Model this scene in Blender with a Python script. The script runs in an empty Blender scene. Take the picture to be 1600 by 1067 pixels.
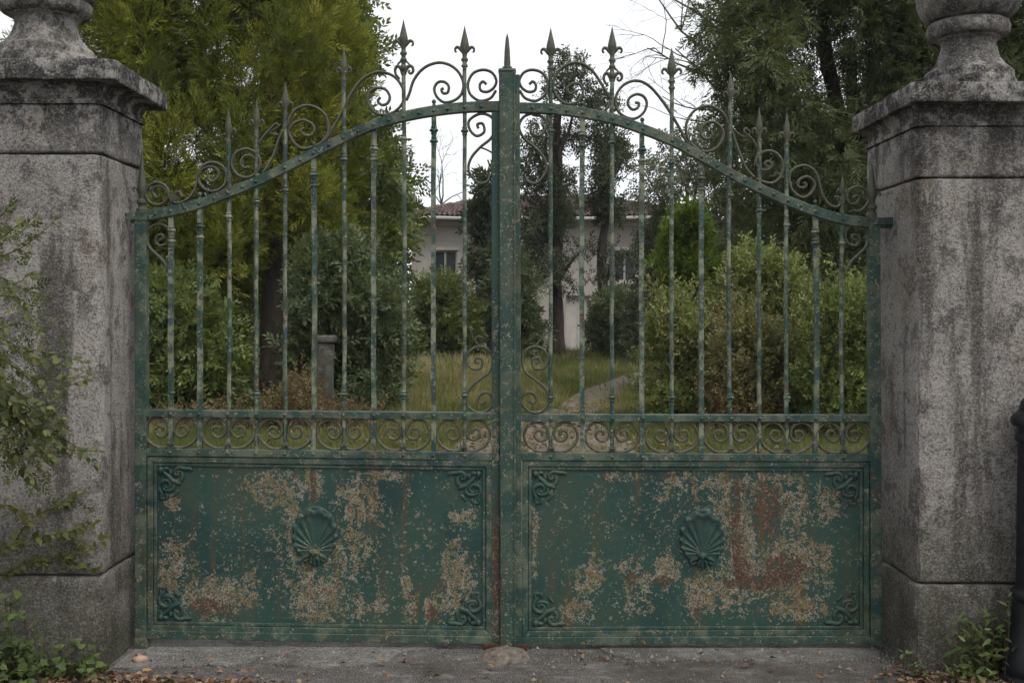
import bpy, math, random
import numpy as np
from mathutils import Vector, Matrix, noise as mnoise

R = random.Random(7)
NR = np.random.default_rng(11)
scene = bpy.context.scene
COL = scene.collection
rad = math.radians

# ------------------------------------------------------------------ camera, sky, sun, exposure
H = 1.60            # eye height
F = 1700.0          # focal length in pixels of the 1600 px wide photograph
DG = 5.23           # distance of the gate
cam = bpy.data.cameras.new("camera")
cam.sensor_width = 36.0
cam.lens = 36.0 * F / 1600.0
cam.shift_y = -(533.5 - 490.0) / 1600.0
cam.clip_start = 0.05
cam.clip_end = 1500
cam_o = bpy.data.objects.new("camera", cam)
COL.objects.link(cam_o)
cam_o.location = (0, 0, H)
cam_o.rotation_euler = (rad(90), 0, 0)
scene.camera = cam_o

SUN_EL, SUN_AZ = 58.0, 140.0       # azimuth clockwise from +Y (the view direction)
world = bpy.data.worlds.new("World")
scene.world = world
world.use_nodes = True
wn = world.node_tree
wn.nodes.clear()
out = wn.nodes.new("ShaderNodeOutputWorld")
bg = wn.nodes.new("ShaderNodeBackground")
sky = wn.nodes.new("ShaderNodeTexSky")
sky.sky_type = 'NISHITA'
sky.sun_disc = False
sky.sun_elevation = rad(SUN_EL)
sky.sun_rotation = rad(SUN_AZ)
hs = wn.nodes.new("ShaderNodeHueSaturation")
hs.inputs["Saturation"].default_value = 0.25
wn.links.new(sky.outputs[0], hs.inputs["Color"])
tc = wn.nodes.new("ShaderNodeTexCoord")
mp = wn.nodes.new("ShaderNodeMapping")
mp.inputs["Scale"].default_value = (1.0, 1.0, 2.6)
wn.links.new(tc.outputs["Generated"], mp.inputs["Vector"])
cn = wn.nodes.new("ShaderNodeTexNoise")
cn.inputs["Scale"].default_value = 2.2
cn.inputs["Detail"].default_value = 6
wn.links.new(mp.outputs[0], cn.inputs["Vector"])
cr = wn.nodes.new("ShaderNodeValToRGB")
cr.color_ramp.elements[0].position = 0.3
cr.color_ramp.elements[0].color = (5.7, 5.95, 6.35, 1)
cr.color_ramp.elements[1].position = 0.7
cr.color_ramp.elements[1].color = (7.4, 7.5, 7.65, 1)
wn.links.new(cn.outputs["Fac"], cr.inputs["Fac"])
mx = wn.nodes.new("ShaderNodeMix")
mx.data_type = 'RGBA'
mx.inputs[0].default_value = 0.8      # closed cloud layer over the clear sky
wn.links.new(hs.outputs[0], mx.inputs[6])
wn.links.new(cr.outputs[0], mx.inputs[7])
wn.links.new(mx.outputs[2], bg.inputs["Color"])
bg.inputs["Strength"].default_value = 0.1
wn.links.new(bg.outputs[0], out.inputs[0])

sun = bpy.data.lights.new("sun", 'SUN')
sun.energy = 1.5
sun.angle = rad(35)
sun.color = (1.0, 0.96, 0.9)
sun_o = bpy.data.objects.new("sun", sun)
COL.objects.link(sun_o)
sd = Vector((math.sin(rad(SUN_AZ)) * math.cos(rad(SUN_EL)), math.cos(rad(SUN_AZ)) * math.cos(rad(SUN_EL)), math.sin(rad(SUN_EL))))
sun_o.rotation_euler = sd.to_track_quat('Z', 'Y').to_euler()
sun_o.location = (0, 0, 30)

scene.view_settings.view_transform = 'Standard'
scene.view_settings.look = 'None'
scene.view_settings.exposure = 0.82
scene.view_settings.gamma = 1.0
scene.render.engine = 'CYCLES'
scene.cycles.max_bounces = 5
scene.cycles.diffuse_bounces = 3
scene.cycles.transparent_max_bounces = 5
scene.cycles.use_adaptive_sampling = True
scene.cycles.adaptive_threshold = 0.03
scene.cycles.use_denoising = True


# ------------------------------------------------------------------ helpers
def P(px, py, D=DG):
    return Vector(((px - 800.0) * D / F, D, H + (490.0 - py) * D / F))


def X(px, D=DG):
    return (px - 800.0) * D / F


def Z(py, D=DG):
    return H + (490.0 - py) * D / F


def GD(py):
    """distance of the flat ground seen at photograph row py"""
    return F * H / (py - 490.0)


def tag(o, label=None, cat=None, group=None, kind=None):
    if label: o["label"] = label
    if cat: o["category"] = cat
    if group: o["group"] = group
    if kind: o["kind"] = kind
    return o


def thing(name, loc, label, cat, group=None):
    o = bpy.data.objects.new(name, None)
    o.empty_display_size = 0.1
    COL.objects.link(o)
    o.location = loc
    return tag(o, label, cat, group)


def world_loc(o):
    l = Vector(o.location)
    while o.parent:
        o = o.parent
        l += Vector(o.location)
    return l


def link(name, me, parent=None):
    o = bpy.data.objects.new(name, me)
    COL.objects.link(o)
    if parent: o.parent = parent
    return o


class MB:
    """collects geometry in world coordinates"""
    def __init__(self):
        self.v = []; self.f = []

    def add(self, vs, fs):
        b = len(self.v)
        self.v.extend([tuple(p) for p in vs])
        self.f.extend([tuple(i + b for i in f) for f in fs])
        return self

    def box(self, x0, x1, y0, y1, z0, z1):
        return self.add([(x0,y0,z0),(x1,y0,z0),(x1,y1,z0),(x0,y1,z0),(x0,y0,z1),(x1,y0,z1),(x1,y1,z1),(x0,y1,z1)],
                        [(0,3,2,1),(4,5,6,7),(0,1,5,4),(1,2,6,5),(2,3,7,6),(3,0,4,7)])

    def prism(self, pts, d0, d1, D=DG):
        """polygon given in photograph pixels of the plane at distance D, extruded from depth d0 to d1"""
        q = [P(a, b, D) for a, b in pts]
        if sum((q[i].x*q[(i+1) % len(q)].z - q[(i+1) % len(q)].x*q[i].z) for i in range(len(q))) < 0: q.reverse()
        n = len(q)
        vs = [(p.x, d0, p.z) for p in q] + [(p.x, d1, p.z) for p in q]
        fs = [tuple(range(n)), tuple(range(2*n-1, n-1, -1))]
        fs += [(i, n+i, n+(i+1) % n, (i+1) % n) for i in range(n)]
        return self.add(vs, fs)

    def lathe(self, c, prof, seg=16, sy=1.0, jit=0.0, axis=None):
        """profile of (radius, height) about a vertical axis through c"""
        n = len(prof); vs = []; fs = []
        for r, z in prof:
            for k in range(seg):
                a = 2*math.pi*k/seg
                vs.append((c[0]+r*math.cos(a), c[1]+sy*r*math.sin(a), c[2]+z))
        for i in range(n-1):
            for k in range(seg):
                k2 = (k+1) % seg
                fs.append((i*seg+k, i*seg+k2, (i+1)*seg+k2, (i+1)*seg+k))
        fs.append(tuple(range(seg-1, -1, -1)))
        fs.append(tuple((n-1)*seg+k for k in range(seg)))
        if prof[0][1] > prof[-1][1]: fs = [tuple(reversed(f)) for f in fs]
        return self.add(vs, fs)

    def sweep(self, pts, w, d, n=6, taper=None, y_axis=True):
        """flat bar / tube along 3d points. w in-plane half width, d half depth along Y (or round tube if y_axis False)"""
        pts = [Vector(p) for p in pts]
        m = len(pts); vs = []; fs = []
        prev = None
        for i, p in enumerate(pts):
            t = (pts[min(i+1, m-1)] - pts[max(i-1, 0)])
            if t.length < 1e-9: t = Vector((0,0,1))
            t.normalize()
            if y_axis:
                b = Vector((0,1,0)); a = b.cross(t)
                if a.length < 1e-6: a = Vector((1,0,0))
                a.normalize()
            else:
                if prev is None:
                    a = t.orthogonal().normalized()
                else:
                    a = (prev - t*prev.dot(t)).normalized()
                prev = a; b = t.cross(a)
            s = 1.0 if taper is None else taper(i/(m-1))
            for k in range(n):
                an = 2*math.pi*(k+0.5)/n
                vs.append(p + a*(w*s*math.cos(an)) + b*(d*s*math.sin(an)))
        for i in range(m-1):
            for k in range(n):
                k2 = (k+1) % n
                fs.append((i*n+k, (i+1)*n+k, (i+1)*n+k2, i*n+k2))
        fs.append(tuple(range(n)))
        fs.append(tuple((m-1)*n+k for k in range(n-1, -1, -1)))
        return self.add(vs, fs)

    def build(self, name, mat, parent=None, smooth=False, bevel=0.0, kind=None):
        off = world_loc(parent) if parent else Vector((0,0,0))
        me = bpy.data.meshes.new(name)
        me.from_pydata([(v[0]-off.x, v[1]-off.y, v[2]-off.z) for v in self.v], [], self.f)
        if mat: me.materials.append(mat)
        if smooth:
            me.polygons.foreach_set("use_smooth", [True]*len(me.polygons))
            if smooth != 'all':
                try: me.set_sharp_from_angle(angle=rad(42))
                except Exception: pass
        me.update()
        o = link(name, me, parent)
        if bevel:
            b = o.modifiers.new("edge", 'BEVEL')
            b.width = bevel; b.segments = 2; b.limit_method = 'ANGLE'; b.angle_limit = rad(40)
        if kind: o["kind"] = kind
        return o


def crom(pts, per=5):
    """Catmull-Rom through points"""
    q = [Vector(p) for p in pts]
    q = [q[0]*2-q[1]] + q + [q[-1]*2-q[-2]]
    res = []
    for i in range(1, len(q)-2):
        p0, p1, p2, p3 = q[i-1], q[i], q[i+1], q[i+2]
        for k in range(per):
            t = k/per
            res.append(0.5*((2*p1)+(p2-p0)*t+(2*p0-5*p1+4*p2-p3)*t*t+(3*p1-p0-3*p2+p3)*t**3))
    res.append(q[-2])
    return res


def interp(tab, x):
    if x <= tab[0][0]: return tab[0][1]
    for (a, b), (c, d) in zip(tab, tab[1:]):
        if x <= c: return b + (d-b)*(x-a)/(c-a)
    return tab[-1][1]


def unit(a):
    return a/np.maximum(np.linalg.norm(a, axis=-1, keepdims=True), 1e-9)


def fbm(p, oct=4, s=1.0):
    v = 0.0; a = 1.0; t = 0.0
    for _ in range(oct):
        v += a*mnoise.noise(p*s); t += a; a *= 0.5; s *= 2.03
    return v/t


# ------------------------------------------------------------------ material helpers
class NT:
    def __init__(self, name):
        self.m = bpy.data.materials.new(name)
        self.m.use_nodes = True
        self.t = self.m.node_tree
        self.t.nodes.clear()
        self.o = self.t.nodes.new("ShaderNodeOutputMaterial")
        self.geo = self.t.nodes.new("ShaderNodeNewGeometry")
        self.pos = self.geo.outputs["Position"]

    def put(self, sock, v):
        if hasattr(v, "is_output") or isinstance(v, bpy.types.NodeSocket): self.t.links.new(v, sock)
        elif isinstance(v, (tuple, list)) and len(v) == 3 and sock.type == 'RGBA': sock.default_value = (*v, 1)
        else: sock.default_value = v

    def math(self, op, a, b=None, c=None, clamp=False):
        n = self.t.nodes.new("ShaderNodeMath"); n.operation = op; n.use_clamp = clamp
        self.put(n.inputs[0], a)
        if b is not None: self.put(n.inputs[1], b)
        if c is not None: self.put(n.inputs[2], c)
        return n.outputs[0]

    def vmath(self, op, a, b=None):
        n = self.t.nodes.new("ShaderNodeVectorMath"); n.operation = op
        self.put(n.inputs[0], a)
        if b is not None: self.put(n.inputs[1], b)
        return n.outputs["Value"] if op in ('LENGTH', 'DISTANCE', 'DOT_PRODUCT') else n.outputs["Vector"]

    def noise(self, scale, detail=4, rough=0.55, vec=None, stretch=None, dist=0.0, lac=2.0):
        n = self.t.nodes.new("ShaderNodeTexNoise")
        v = self.pos if vec is None else vec
        if stretch: v = self.vmath('MULTIPLY', v, stretch)
        self.put(n.inputs["Vector"], v)
        n.inputs["Scale"].default_value = scale
        n.inputs["Detail"].default_value = detail
        n.inputs["Roughness"].default_value = rough
        n.inputs["Distortion"].default_value = dist
        n.inputs["Lacunarity"].default_value = lac
        return n.outputs["Fac"]

    def voro(self, scale, vec=None, feature='F1'):
        n = self.t.nodes.new("ShaderNodeTexVoronoi"); n.feature = feature
        self.put(n.inputs["Vector"], self.pos if vec is None else vec)
        n.inputs["Scale"].default_value = scale
        return n.outputs["Distance"]

    def ramp(self, fac, a, b, lo=0.0, hi=1.0):
        n = self.t.nodes.new("ShaderNodeMapRange")
        n.interpolation_type = 'SMOOTHSTEP'
        self.put(n.inputs["Value"], fac)
        n.inputs["From Min"].default_value = a; n.inputs["From Max"].default_value = b
        n.inputs["To Min"].default_value = lo; n.inputs["To Max"].default_value = hi
        return n.outputs[0]

    def cramp(self, fac, stops):
        n = self.t.nodes.new("ShaderNodeValToRGB")
        self.put(n.inputs["Fac"], fac)
        e = n.color_ramp.elements
        while len(e) < len(stops): e.new(0.5)
        for el, (p, c) in zip(e, stops):
            el.position = p; el.color = (*c, 1)
        return n.outputs["Color"]

    def mix(self, fac, a, b, mode='MIX'):
        n = self.t.nodes.new("ShaderNodeMix"); n.data_type = 'RGBA'; n.blend_type = mode
        self.put(n.inputs[0], fac); self.put(n.inputs[6], a); self.put(n.inputs[7], b)
        return n.outputs[2]

    def xyz(self, v=None):
        n = self.t.nodes.new("ShaderNodeSeparateXYZ"); self.put(n.inputs[0], self.pos if v is None else v)
        return n.outputs

    def bump(self, height, strength=0.5, dist=0.01, normal=None):
        n = self.t.nodes.new("ShaderNodeBump")
        n.inputs["Strength"].default_value = strength; n.inputs["Distance"].default_value = dist
        self.put(n.inputs["Height"], height)
        if normal is not None: self.put(n.inputs["Normal"], normal)
        return n.outputs[0]

    def attr(self, name):
        n = self.t.nodes.new("ShaderNodeAttribute"); n.attribute_name = name
        return n.outputs["Fac"]

    def principled(self, col, rough=0.8, spec=0.3, metal=0.0, normal=None):
        n = self.t.nodes.new("ShaderNodeBsdfPrincipled")
        self.put(n.inputs["Base Color"], col); self.put(n.inputs["Roughness"], rough)
        self.put(n.inputs["Specular IOR Level"], spec); self.put(n.inputs["Metallic"], metal)
        if normal is not None: self.put(n.inputs["Normal"], normal)
        return n.outputs[0]

    def done(self, sh):
        self.t.links.new(sh, self.o.inputs["Surface"])
        return self.m


def stone_mat(name, tint=(1, 0.955, 0.905), base=0.44, contrast=1.0):
    t = NT(name)
    big = t.noise(1.7, 5, 0.6)
    mid = t.noise(8, 6, 0.65)
    fine = t.noise(46, 6, 0.8)
    grit = t.noise(150, 3, 0.8)
    streak = t.noise(6.5, 5, 0.6, stretch=(1, 1, 0.10))
    c = t.cramp(big, [(0.3, tuple(base*k*a for k, a in zip(tint, (0.74, 0.70, 0.67)))), (0.5, tuple(base*k*a for k, a in zip(tint, (1.0, 0.96, 0.93)))), (0.72, tuple(base*k*a for k, a in zip(tint, (1.35, 1.29, 1.24))))])
    c = t.mix(t.ramp(mid, 0.49, 0.62, 0, 0.8), c, (0.11, 0.098, 0.088))
    c = t.mix(t.ramp(t.noise(4.2, 7, 0.7, vec=t.vmath('ADD', t.pos, (3, 8, 2))), 0.53, 0.63, 0, 0.6), c, (0.44, 0.42, 0.395))
    zz = t.xyz()[2]
    drip = t.math('ADD', streak, t.ramp(zz, 1.55, 2.30, 0.0, 0.03))
    c = t.mix(t.ramp(drip, 0.52, 0.66, 0, 0.8), c, (0.085, 0.076, 0.064))
    c = t.mix(t.math('MULTIPLY', t.ramp(zz, 1.3, 0.1, 0, 0.55), t.ramp(t.noise(2.2, 5, 0.6, vec=t.vmath('ADD', t.pos, (4, 1, 6))), 0.36, 0.56)), c, (0.10, 0.085, 0.060))
    c = t.mix(t.ramp(t.noise(3.1, 5, 0.6, vec=t.vmath('ADD', t.pos, (7, 3, 1))), 0.56, 0.68, 0, 0.45), c, (0.26, 0.18, 0.095))
    z = t.xyz()[2]
    # soot and black lichen on the weathered cap, damp green algae at the foot
    cap = t.math('MULTIPLY', t.math('MULTIPLY', t.ramp(z, 2.15, 2.60), t.ramp(z, 2.90, 2.66, 0.45, 1.0)), t.ramp(t.noise(7.5, 7, 0.72, vec=t.vmath('ADD', t.pos, (5, 5, 5))), 0.44, 0.52))
    c = t.mix(t.math('MULTIPLY', cap, 0.9), c, (0.030, 0.029, 0.028))
    c = t.mix(t.math('MULTIPLY', t.ramp(z, 1.9, 2.5), t.ramp(t.noise(9, 7, 0.74, vec=t.vmath('ADD', t.pos, (2, 9, 4))), 0.52, 0.58, 0, 0.85)), c, (0.47, 0.455, 0.43))
    foot = t.math('MULTIPLY', t.ramp(z, 0.95, 0.0), t.ramp(t.noise(3.5, 5, 0.6), 0.30, 0.55))
    c = t.mix(t.math('MULTIPLY', foot, 0.75), c, (0.070, 0.068, 0.040))
    c = t.mix(t.ramp(fine, 0.52, 0.66, 0, 0.8), c, (0.060, 0.055, 0.050))
    c = t.mix(t.ramp(fine, 0.46, 0.32, 0, 0.85), c, (0.46, 0.445, 0.42))
    c = t.mix(t.ramp(grit, 0.55, 0.66, 0, 0.75), c, (0.050, 0.046, 0.042))
    c = t.mix(t.ramp(grit, 0.44, 0.33, 0, 0.55), c, (0.48, 0.47, 0.46))
    peb = t.noise(105, 3, 0.6, vec=t.vmath('ADD', t.pos, (1, 6, 2)))
    c = t.mix(t.ramp(peb, 0.51, 0.62, 0, 0.5), c, (0.060, 0.057, 0.055))
    c = t.mix(t.ramp(peb, 0.46, 0.36, 0, 0.5), c, (0.50, 0.49, 0.475))
    c = t.mix(t.math('MULTIPLY', t.ramp(drip, 0.53, 0.66), 0.28), c, (0.075, 0.066, 0.054))
    c = t.mix(t.math('MULTIPLY', cap, 0.25), c, (0.030, 0.029, 0.028))
    c = t.mix(t.math('MULTIPLY', foot, 0.45), c, (0.070, 0.068, 0.042))
    h = t.math('ADD', t.math('MULTIPLY', fine, 0.9), t.math('ADD', t.math('MULTIPLY', mid, 0.6), t.math('MULTIPLY', grit, 0.4)))
    return t.done(t.principled(c, 0.93, 0.15, normal=t.bump(h, 1.0, 0.028)))


GREEN = (0.020, 0.053, 0.042)


def gate_mat(name, blobs=None, chip=0.60, red=None, sage=0.0, dull=0.0, pale=1.0):
    """flaking dark green paint over cream primer and red-brown rust; blobs = (x, z, rx, rz, strength) where the flaking gathers"""
    t = NT(name)
    big = t.noise(2.6, 4, 0.6)
    med = t.noise(7.0, 5, 0.65, stretch=(1, 1, 0.6))
    strk = t.noise(9.0, 5, 0.65, stretch=(1, 1, 0.10))
    c = t.cramp(big, [(0.3, (0.012, 0.034, 0.032)), (0.5, GREEN), (0.68, (0.035, 0.055, 0.040))])
    c = t.mix(t.ramp(med, 0.48, 0.72, 0, 0.4), c, (0.046, 0.064, 0.044))
    c = t.mix(t.ramp(strk, 0.52, 0.70, 0, 0.6), c, (0.062, 0.050, 0.026))
    if sage:
        c = t.mix(t.ramp(t.noise(9, 6, 0.7, vec=t.vmath('ADD', t.pos, (6, 6, 1))), 0.45, 0.60, 0, sage), c, (0.105*pale, 0.116*pale, 0.082*pale))
        c = t.mix(t.ramp(t.noise(13, 6, 0.7, vec=t.vmath('ADD', t.pos, (1, 2, 9))), 0.56, 0.64, 0, sage), c, (0.060, 0.042, 0.028))
        c = t.mix(t.ramp(t.noise(11, 5, 0.7, vec=t.vmath('ADD', t.pos, (8, 1, 3))), 0.57, 0.66, 0, sage), c, (0.022, 0.055, 0.075))
    if dull: c = t.mix(dull, c, (0.076, 0.064, 0.040))
    fl = t.noise(32, 9, 0.76)
    fl2 = t.noise(95, 6, 0.72, vec=t.vmath('ADD', t.pos, (3, 1, 8)))
    v = t.math('ADD', fl, t.math('MULTIPLY', t.math('SUBTRACT', fl2, 0.5), 0.95))
    if blobs:
        m = None
        for (x, z, rx, rz, s) in blobs:
            dx = t.vmath('MULTIPLY', t.vmath('SUBTRACT', t.pos, (x, 0, z)), (1/rx, 0, 1/rz))
            b = t.ramp(t.vmath('LENGTH', dx), 1.5, 0.25, 0, s)
            m = b if m is None else t.math('MAXIMUM', m, b)
        wob = t.math('MULTIPLY', t.math('SUBTRACT', t.noise(9, 7, 0.72, vec=t.vmath('ADD', t.pos, (1, 4, 2)), stretch=(1.3, 1, 0.8)), 0.5), 0.75)
        run = t.math('MULTIPLY', t.math('SUBTRACT', t.noise(16, 5, 0.65, vec=t.vmath('ADD', t.pos, (5, 0, 3)), stretch=(1, 1, 0.12)), 0.5), 0.40)
        v = t.math('ADD', v, t.math('ADD', m, t.math('MULTIPLY', t.math('ADD', wob, run), t.math('ADD', m, 0.30))))
        # rust bleeding down in thin runs below the bare patches
        c = t.mix(t.math('MULTIPLY', t.ramp(t.noise(22, 5, 0.6, vec=t.vmath('ADD', t.pos, (2, 0, 6)), stretch=(1, 1, 0.07)), 0.54, 0.66), t.ramp(m, 0.0, 0.16, 0.15, 0.8)), c, (0.085, 0.050, 0.020))
    bare = t.ramp(v, chip, chip+0.016)
    core = t.ramp(v, chip+0.035, chip+0.075)
    speck = t.ramp(t.noise(120, 4, 0.7, vec=t.vmath('ADD', t.pos, (2, 2, 7))), 0.50, 0.58)
    pc = t.cramp(t.noise(14, 5, 0.7, vec=t.vmath('ADD', t.pos, (9, 2, 5))), [(0.32, (0.34, 0.32, 0.25)), (0.45, (0.27, 0.195, 0.080)), (0.55, (0.42, 0.40, 0.33)), (0.64, (0.25, 0.135, 0.036)), (0.76, (0.39, 0.375, 0.315))])
    rc = t.cramp(t.noise(30, 6, 0.75, vec=t.vmath('ADD', t.pos, (4, 7, 1))), [(0.30, (0.040, 0.022, 0.016)), (0.44, (0.075, 0.040, 0.027)), (0.52, (0.060, 0.060, 0.046)), (0.60, (0.095, 0.060, 0.034)), (0.70, (0.030, 0.055, 0.045))])
    c2 = t.mix(bare, c, pc)
    c2 = t.mix(t.math('MULTIPLY', core, t.math('SUBTRACT', 1.0, t.math('MULTIPLY', speck, 0.55))), c2, rc)
    if red:
        for (x, z, rx, rz) in red:
            dx = t.vmath('MULTIPLY', t.vmath('SUBTRACT', t.pos, (x, 0, z)), (1/rx, 0, 1/rz))
            b = t.math('ADD', t.ramp(t.vmath('LENGTH', dx), 1.6, 0.4), t.math('MULTIPLY', t.math('SUBTRACT', t.noise(22, 8, 0.78), 0.5), 3.6))
            k = t.ramp(b, 0.50, 0.58)
            c2 = t.mix(t.math('MULTIPLY', t.math('MULTIPLY', k, t.ramp(speck, 0, 1, 0.95, 0.45)), t.ramp(v, chip-0.06, chip-0.01)), c2, t.mix(t.ramp(fl2, 0.45, 0.6), (0.050, 0.020, 0.015), (0.085, 0.045, 0.032)))
    rough = t.ramp(bare, 0, 1, 0.5, 0.92)
    h = t.math('ADD', t.math('MULTIPLY', bare, -1.0), t.math('ADD', t.math('MULTIPLY', fl2, 0.35), t.math('MULTIPLY', t.noise(5, 3), 1.2)))
    return t.done(t.principled(c2, rough, 0.3, normal=t.bump(h, 0.6, 0.004)))


def leaf_mat(name, stops, rough=0.55, trans=0.35, spec=0.3):
    t = NT(name)
    c = t.cramp(t.attr("rnd"), stops)
    c = t.mix(t.ramp(t.noise(0.9, 3), 0.35, 0.65, 0, 0.35), c, tuple(k*0.72 for k in stops[0][1]))
    p = t.principled(c, rough, spec)
    tr = t.t.nodes.new("ShaderNodeBsdfTranslucent")
    cc = t.mix(0.35, c, (0.25, 0.30, 0.03))
    t.put(tr.inputs[0], cc)
    m = t.t.nodes.new("ShaderNodeMixShader")
    m.inputs[0].default_value = trans
    t.t.links.new(p, m.inputs[1]); t.t.links.new(tr.outputs[0], m.inputs[2])
    return t.done(m.outputs[0])


def flat_mat(name, a, b, scale=8, rough=0.85, spec=0.2, bump=0.3, bd=0.01, stretch=None, metal=0.0):
    t = NT(name)
    n = t.noise(scale, 6, 0.65, stretch=stretch)
    c = t.cramp(n, [(0.3, a), (0.7, b)])
    return t.done(t.principled(c, rough, spec, metal, normal=t.bump(t.noise(scale*4, 5, 0.7, stretch=stretch), bump, bd)))

# ------------------------------------------------------------------ ground, street, drive
def sheet(name, pts, z, mat, kind='structure'):
    b = MB(); b.add([(x, y, z) for x, y in pts], [tuple(range(len(pts)))])
    o = b.build(name, mat)
    return tag(o, kind=kind)


def ground_mat():
    t = NT("meadow_soil")
    n = t.noise(0.7, 6, 0.65); f = t.noise(11, 6, 0.7)
    c = t.cramp(n, [(0.32, (0.040, 0.044, 0.018)), (0.5, (0.070, 0.064, 0.030)), (0.66, (0.120, 0.095, 0.055))])
    c = t.mix(t.ramp(f, 0.45, 0.7, 0, 0.6), c, (0.055, 0.045, 0.028))
    return t.done(t.principled(c, 0.95, 0.1, normal=t.bump(f, 0.8, 0.05)))


def gravel_mat():
    t = NT("gravel")
    f = t.noise(30, 6, 0.75); n = t.noise(1.8, 5, 0.6)
    c = t.cramp(f, [(0.3, (0.10, 0.082, 0.064)), (0.55, (0.19, 0.16, 0.13)), (0.75, (0.31, 0.275, 0.23))])
    c = t.mix(t.ramp(n, 0.47, 0.62, 0, 0.7), c, (0.085, 0.078, 0.038))
    return t.done(t.principled(c, 0.95, 0.1, normal=t.bump(f, 0.9, 0.03)))


def asphalt_mat(name, a, b, spots):
    t = NT(name)
    n = t.noise(2.4, 6, 0.7); f = t.noise(45, 6, 0.8, stretch=(1, 0.6, 1)); g = t.noise(150, 3, 0.75)
    c = t.cramp(n, [(0.3, a), (0.68, b)])
    c = t.mix(t.ramp(f, 0.52, 0.70, 0, 0.7), c, tuple(k*0.4 for k in a))
    c = t.mix(t.ramp(g, 0.54, 0.62, 0, 0.8), c, spots)
    c = t.mix(t.ramp(g, 0.44, 0.36, 0, 0.7), c, tuple(k*0.3 for k in a))
    c = t.mix(t.ramp(t.noise(9, 7, 0.75, stretch=(0.7, 1.6, 1)), 0.52, 0.62, 0, 0.55), c, tuple(k*0.75 for k in spots))
    c = t.mix(t.ramp(t.noise(5, 6, 0.7, vec=t.vmath('ADD', t.pos, (3, 3, 3))), 0.56, 0.68, 0, 0.6), c, (0.075, 0.068, 0.035))
    c = t.mix(t.ramp(t.noise(1.6, 6, 0.7, vec=t.vmath('ADD', t.pos, (8, 2, 1))), 0.46, 0.62, 0, 0.6), c, (0.055, 0.048, 0.038))
    h = t.math('ADD', f, t.math('MULTIPLY', g, 0.6))
    return t.done(t.principled(c, 0.9, 0.2, normal=t.bump(h, 1.0, 0.018)))


M_ground = ground_mat()
M_gravel = gravel_mat()
sheet("ground", [(-400, -200), (400, -200), (400, 800), (-400, 800)], -0.02, M_ground)
M_street = asphalt_mat("worn_asphalt", (0.065, 0.058, 0.053), (0.145, 0.132, 0.123), (0.40, 0.38, 0.36))
sheet("street", [(-60, -6), (60, -6), (60, 4.80), (-60, 4.80)], -0.012, M_street)
sheet("driveway_apron", [(-1.95, 4.4), (2.0, 4.4), (1.95, 5.6), (-1.95, 5.6)], -0.006, M_street)


def ragged(pts, n=8, j=0.012):
    outp = []
    for (a, b) in zip(pts, pts[1:]+pts[:1]):
        for k in range(n):
            s = k/n
            outp.append((a[0]+(b[0]-a[0])*s+R.uniform(-j, j), a[1]+(b[1]-a[1])*s+R.uniform(-j, j)))
    return outp


M_conc = asphalt_mat("old_concrete", (0.085, 0.078, 0.070), (0.24, 0.23, 0.215), (0.50, 0.49, 0.47))
conc = MB()
cp = ragged([(X(215), GD(1042)), (X(330), GD(1040)), (X(430), GD(1036)), (X(560), GD(1042)), (X(608), GD(1034)), (X(630), GD(1018)), (X(700), GD(1009)), (X(705), 5.5), (X(215), 5.5)], 7, 0.010)
conc.add([(x, y, 0.002) for x, y in cp] + [(x, y, -0.02) for x, y in cp], [tuple(range(len(cp)))] + [(i, (i+1) % len(cp), len(cp)+(i+1) % len(cp), len(cp)+i) for i in range(len(cp))])
tag(conc.build("concrete_threshold", M_conc), kind='structure')
conc = MB()
cp = ragged([(X(985), GD(1032)), (X(1130), GD(1030)), (X(1250), GD(1034)), (X(1360), GD(1026)), (X(1372), 5.5), (X(930), 5.5), (X(940), GD(1018))], 7, 0.012)
conc.add([(x, y, 0.000) for x, y in cp] + [(x, y, -0.02) for x, y in cp], [tuple(range(len(cp)))] + [(i, (i+1) % len(cp), len(cp)+(i+1) % len(cp), len(cp)+i) for i in range(len(cp))])
tag(conc.build("concrete_patch", M_conc), kind='structure')

drive = []
dl = [(700, 735), (705, 700), (745, 672), (800, 655), (862, 640), (905, 612), (955, 594), (985, 583)]
dr = [(1050, 575), (1020, 590), (985, 612), (945, 634), (930, 655), (985, 690), (1010, 735)]
pts = [(X(a, GD(b)), GD(b)) for a, b in dl + dr]
pts = [(p.x, p.y) for p in crom([(x, y, 0) for x, y in pts], 4)]
sheet("driveway", [(-1.6, 5.7)] + pts + [(1.7, 5.7)], -0.008, M_gravel)

# ------------------------------------------------------------------ stone pillars and urns
M_stone = stone_mat("weathered_limestone")


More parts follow.
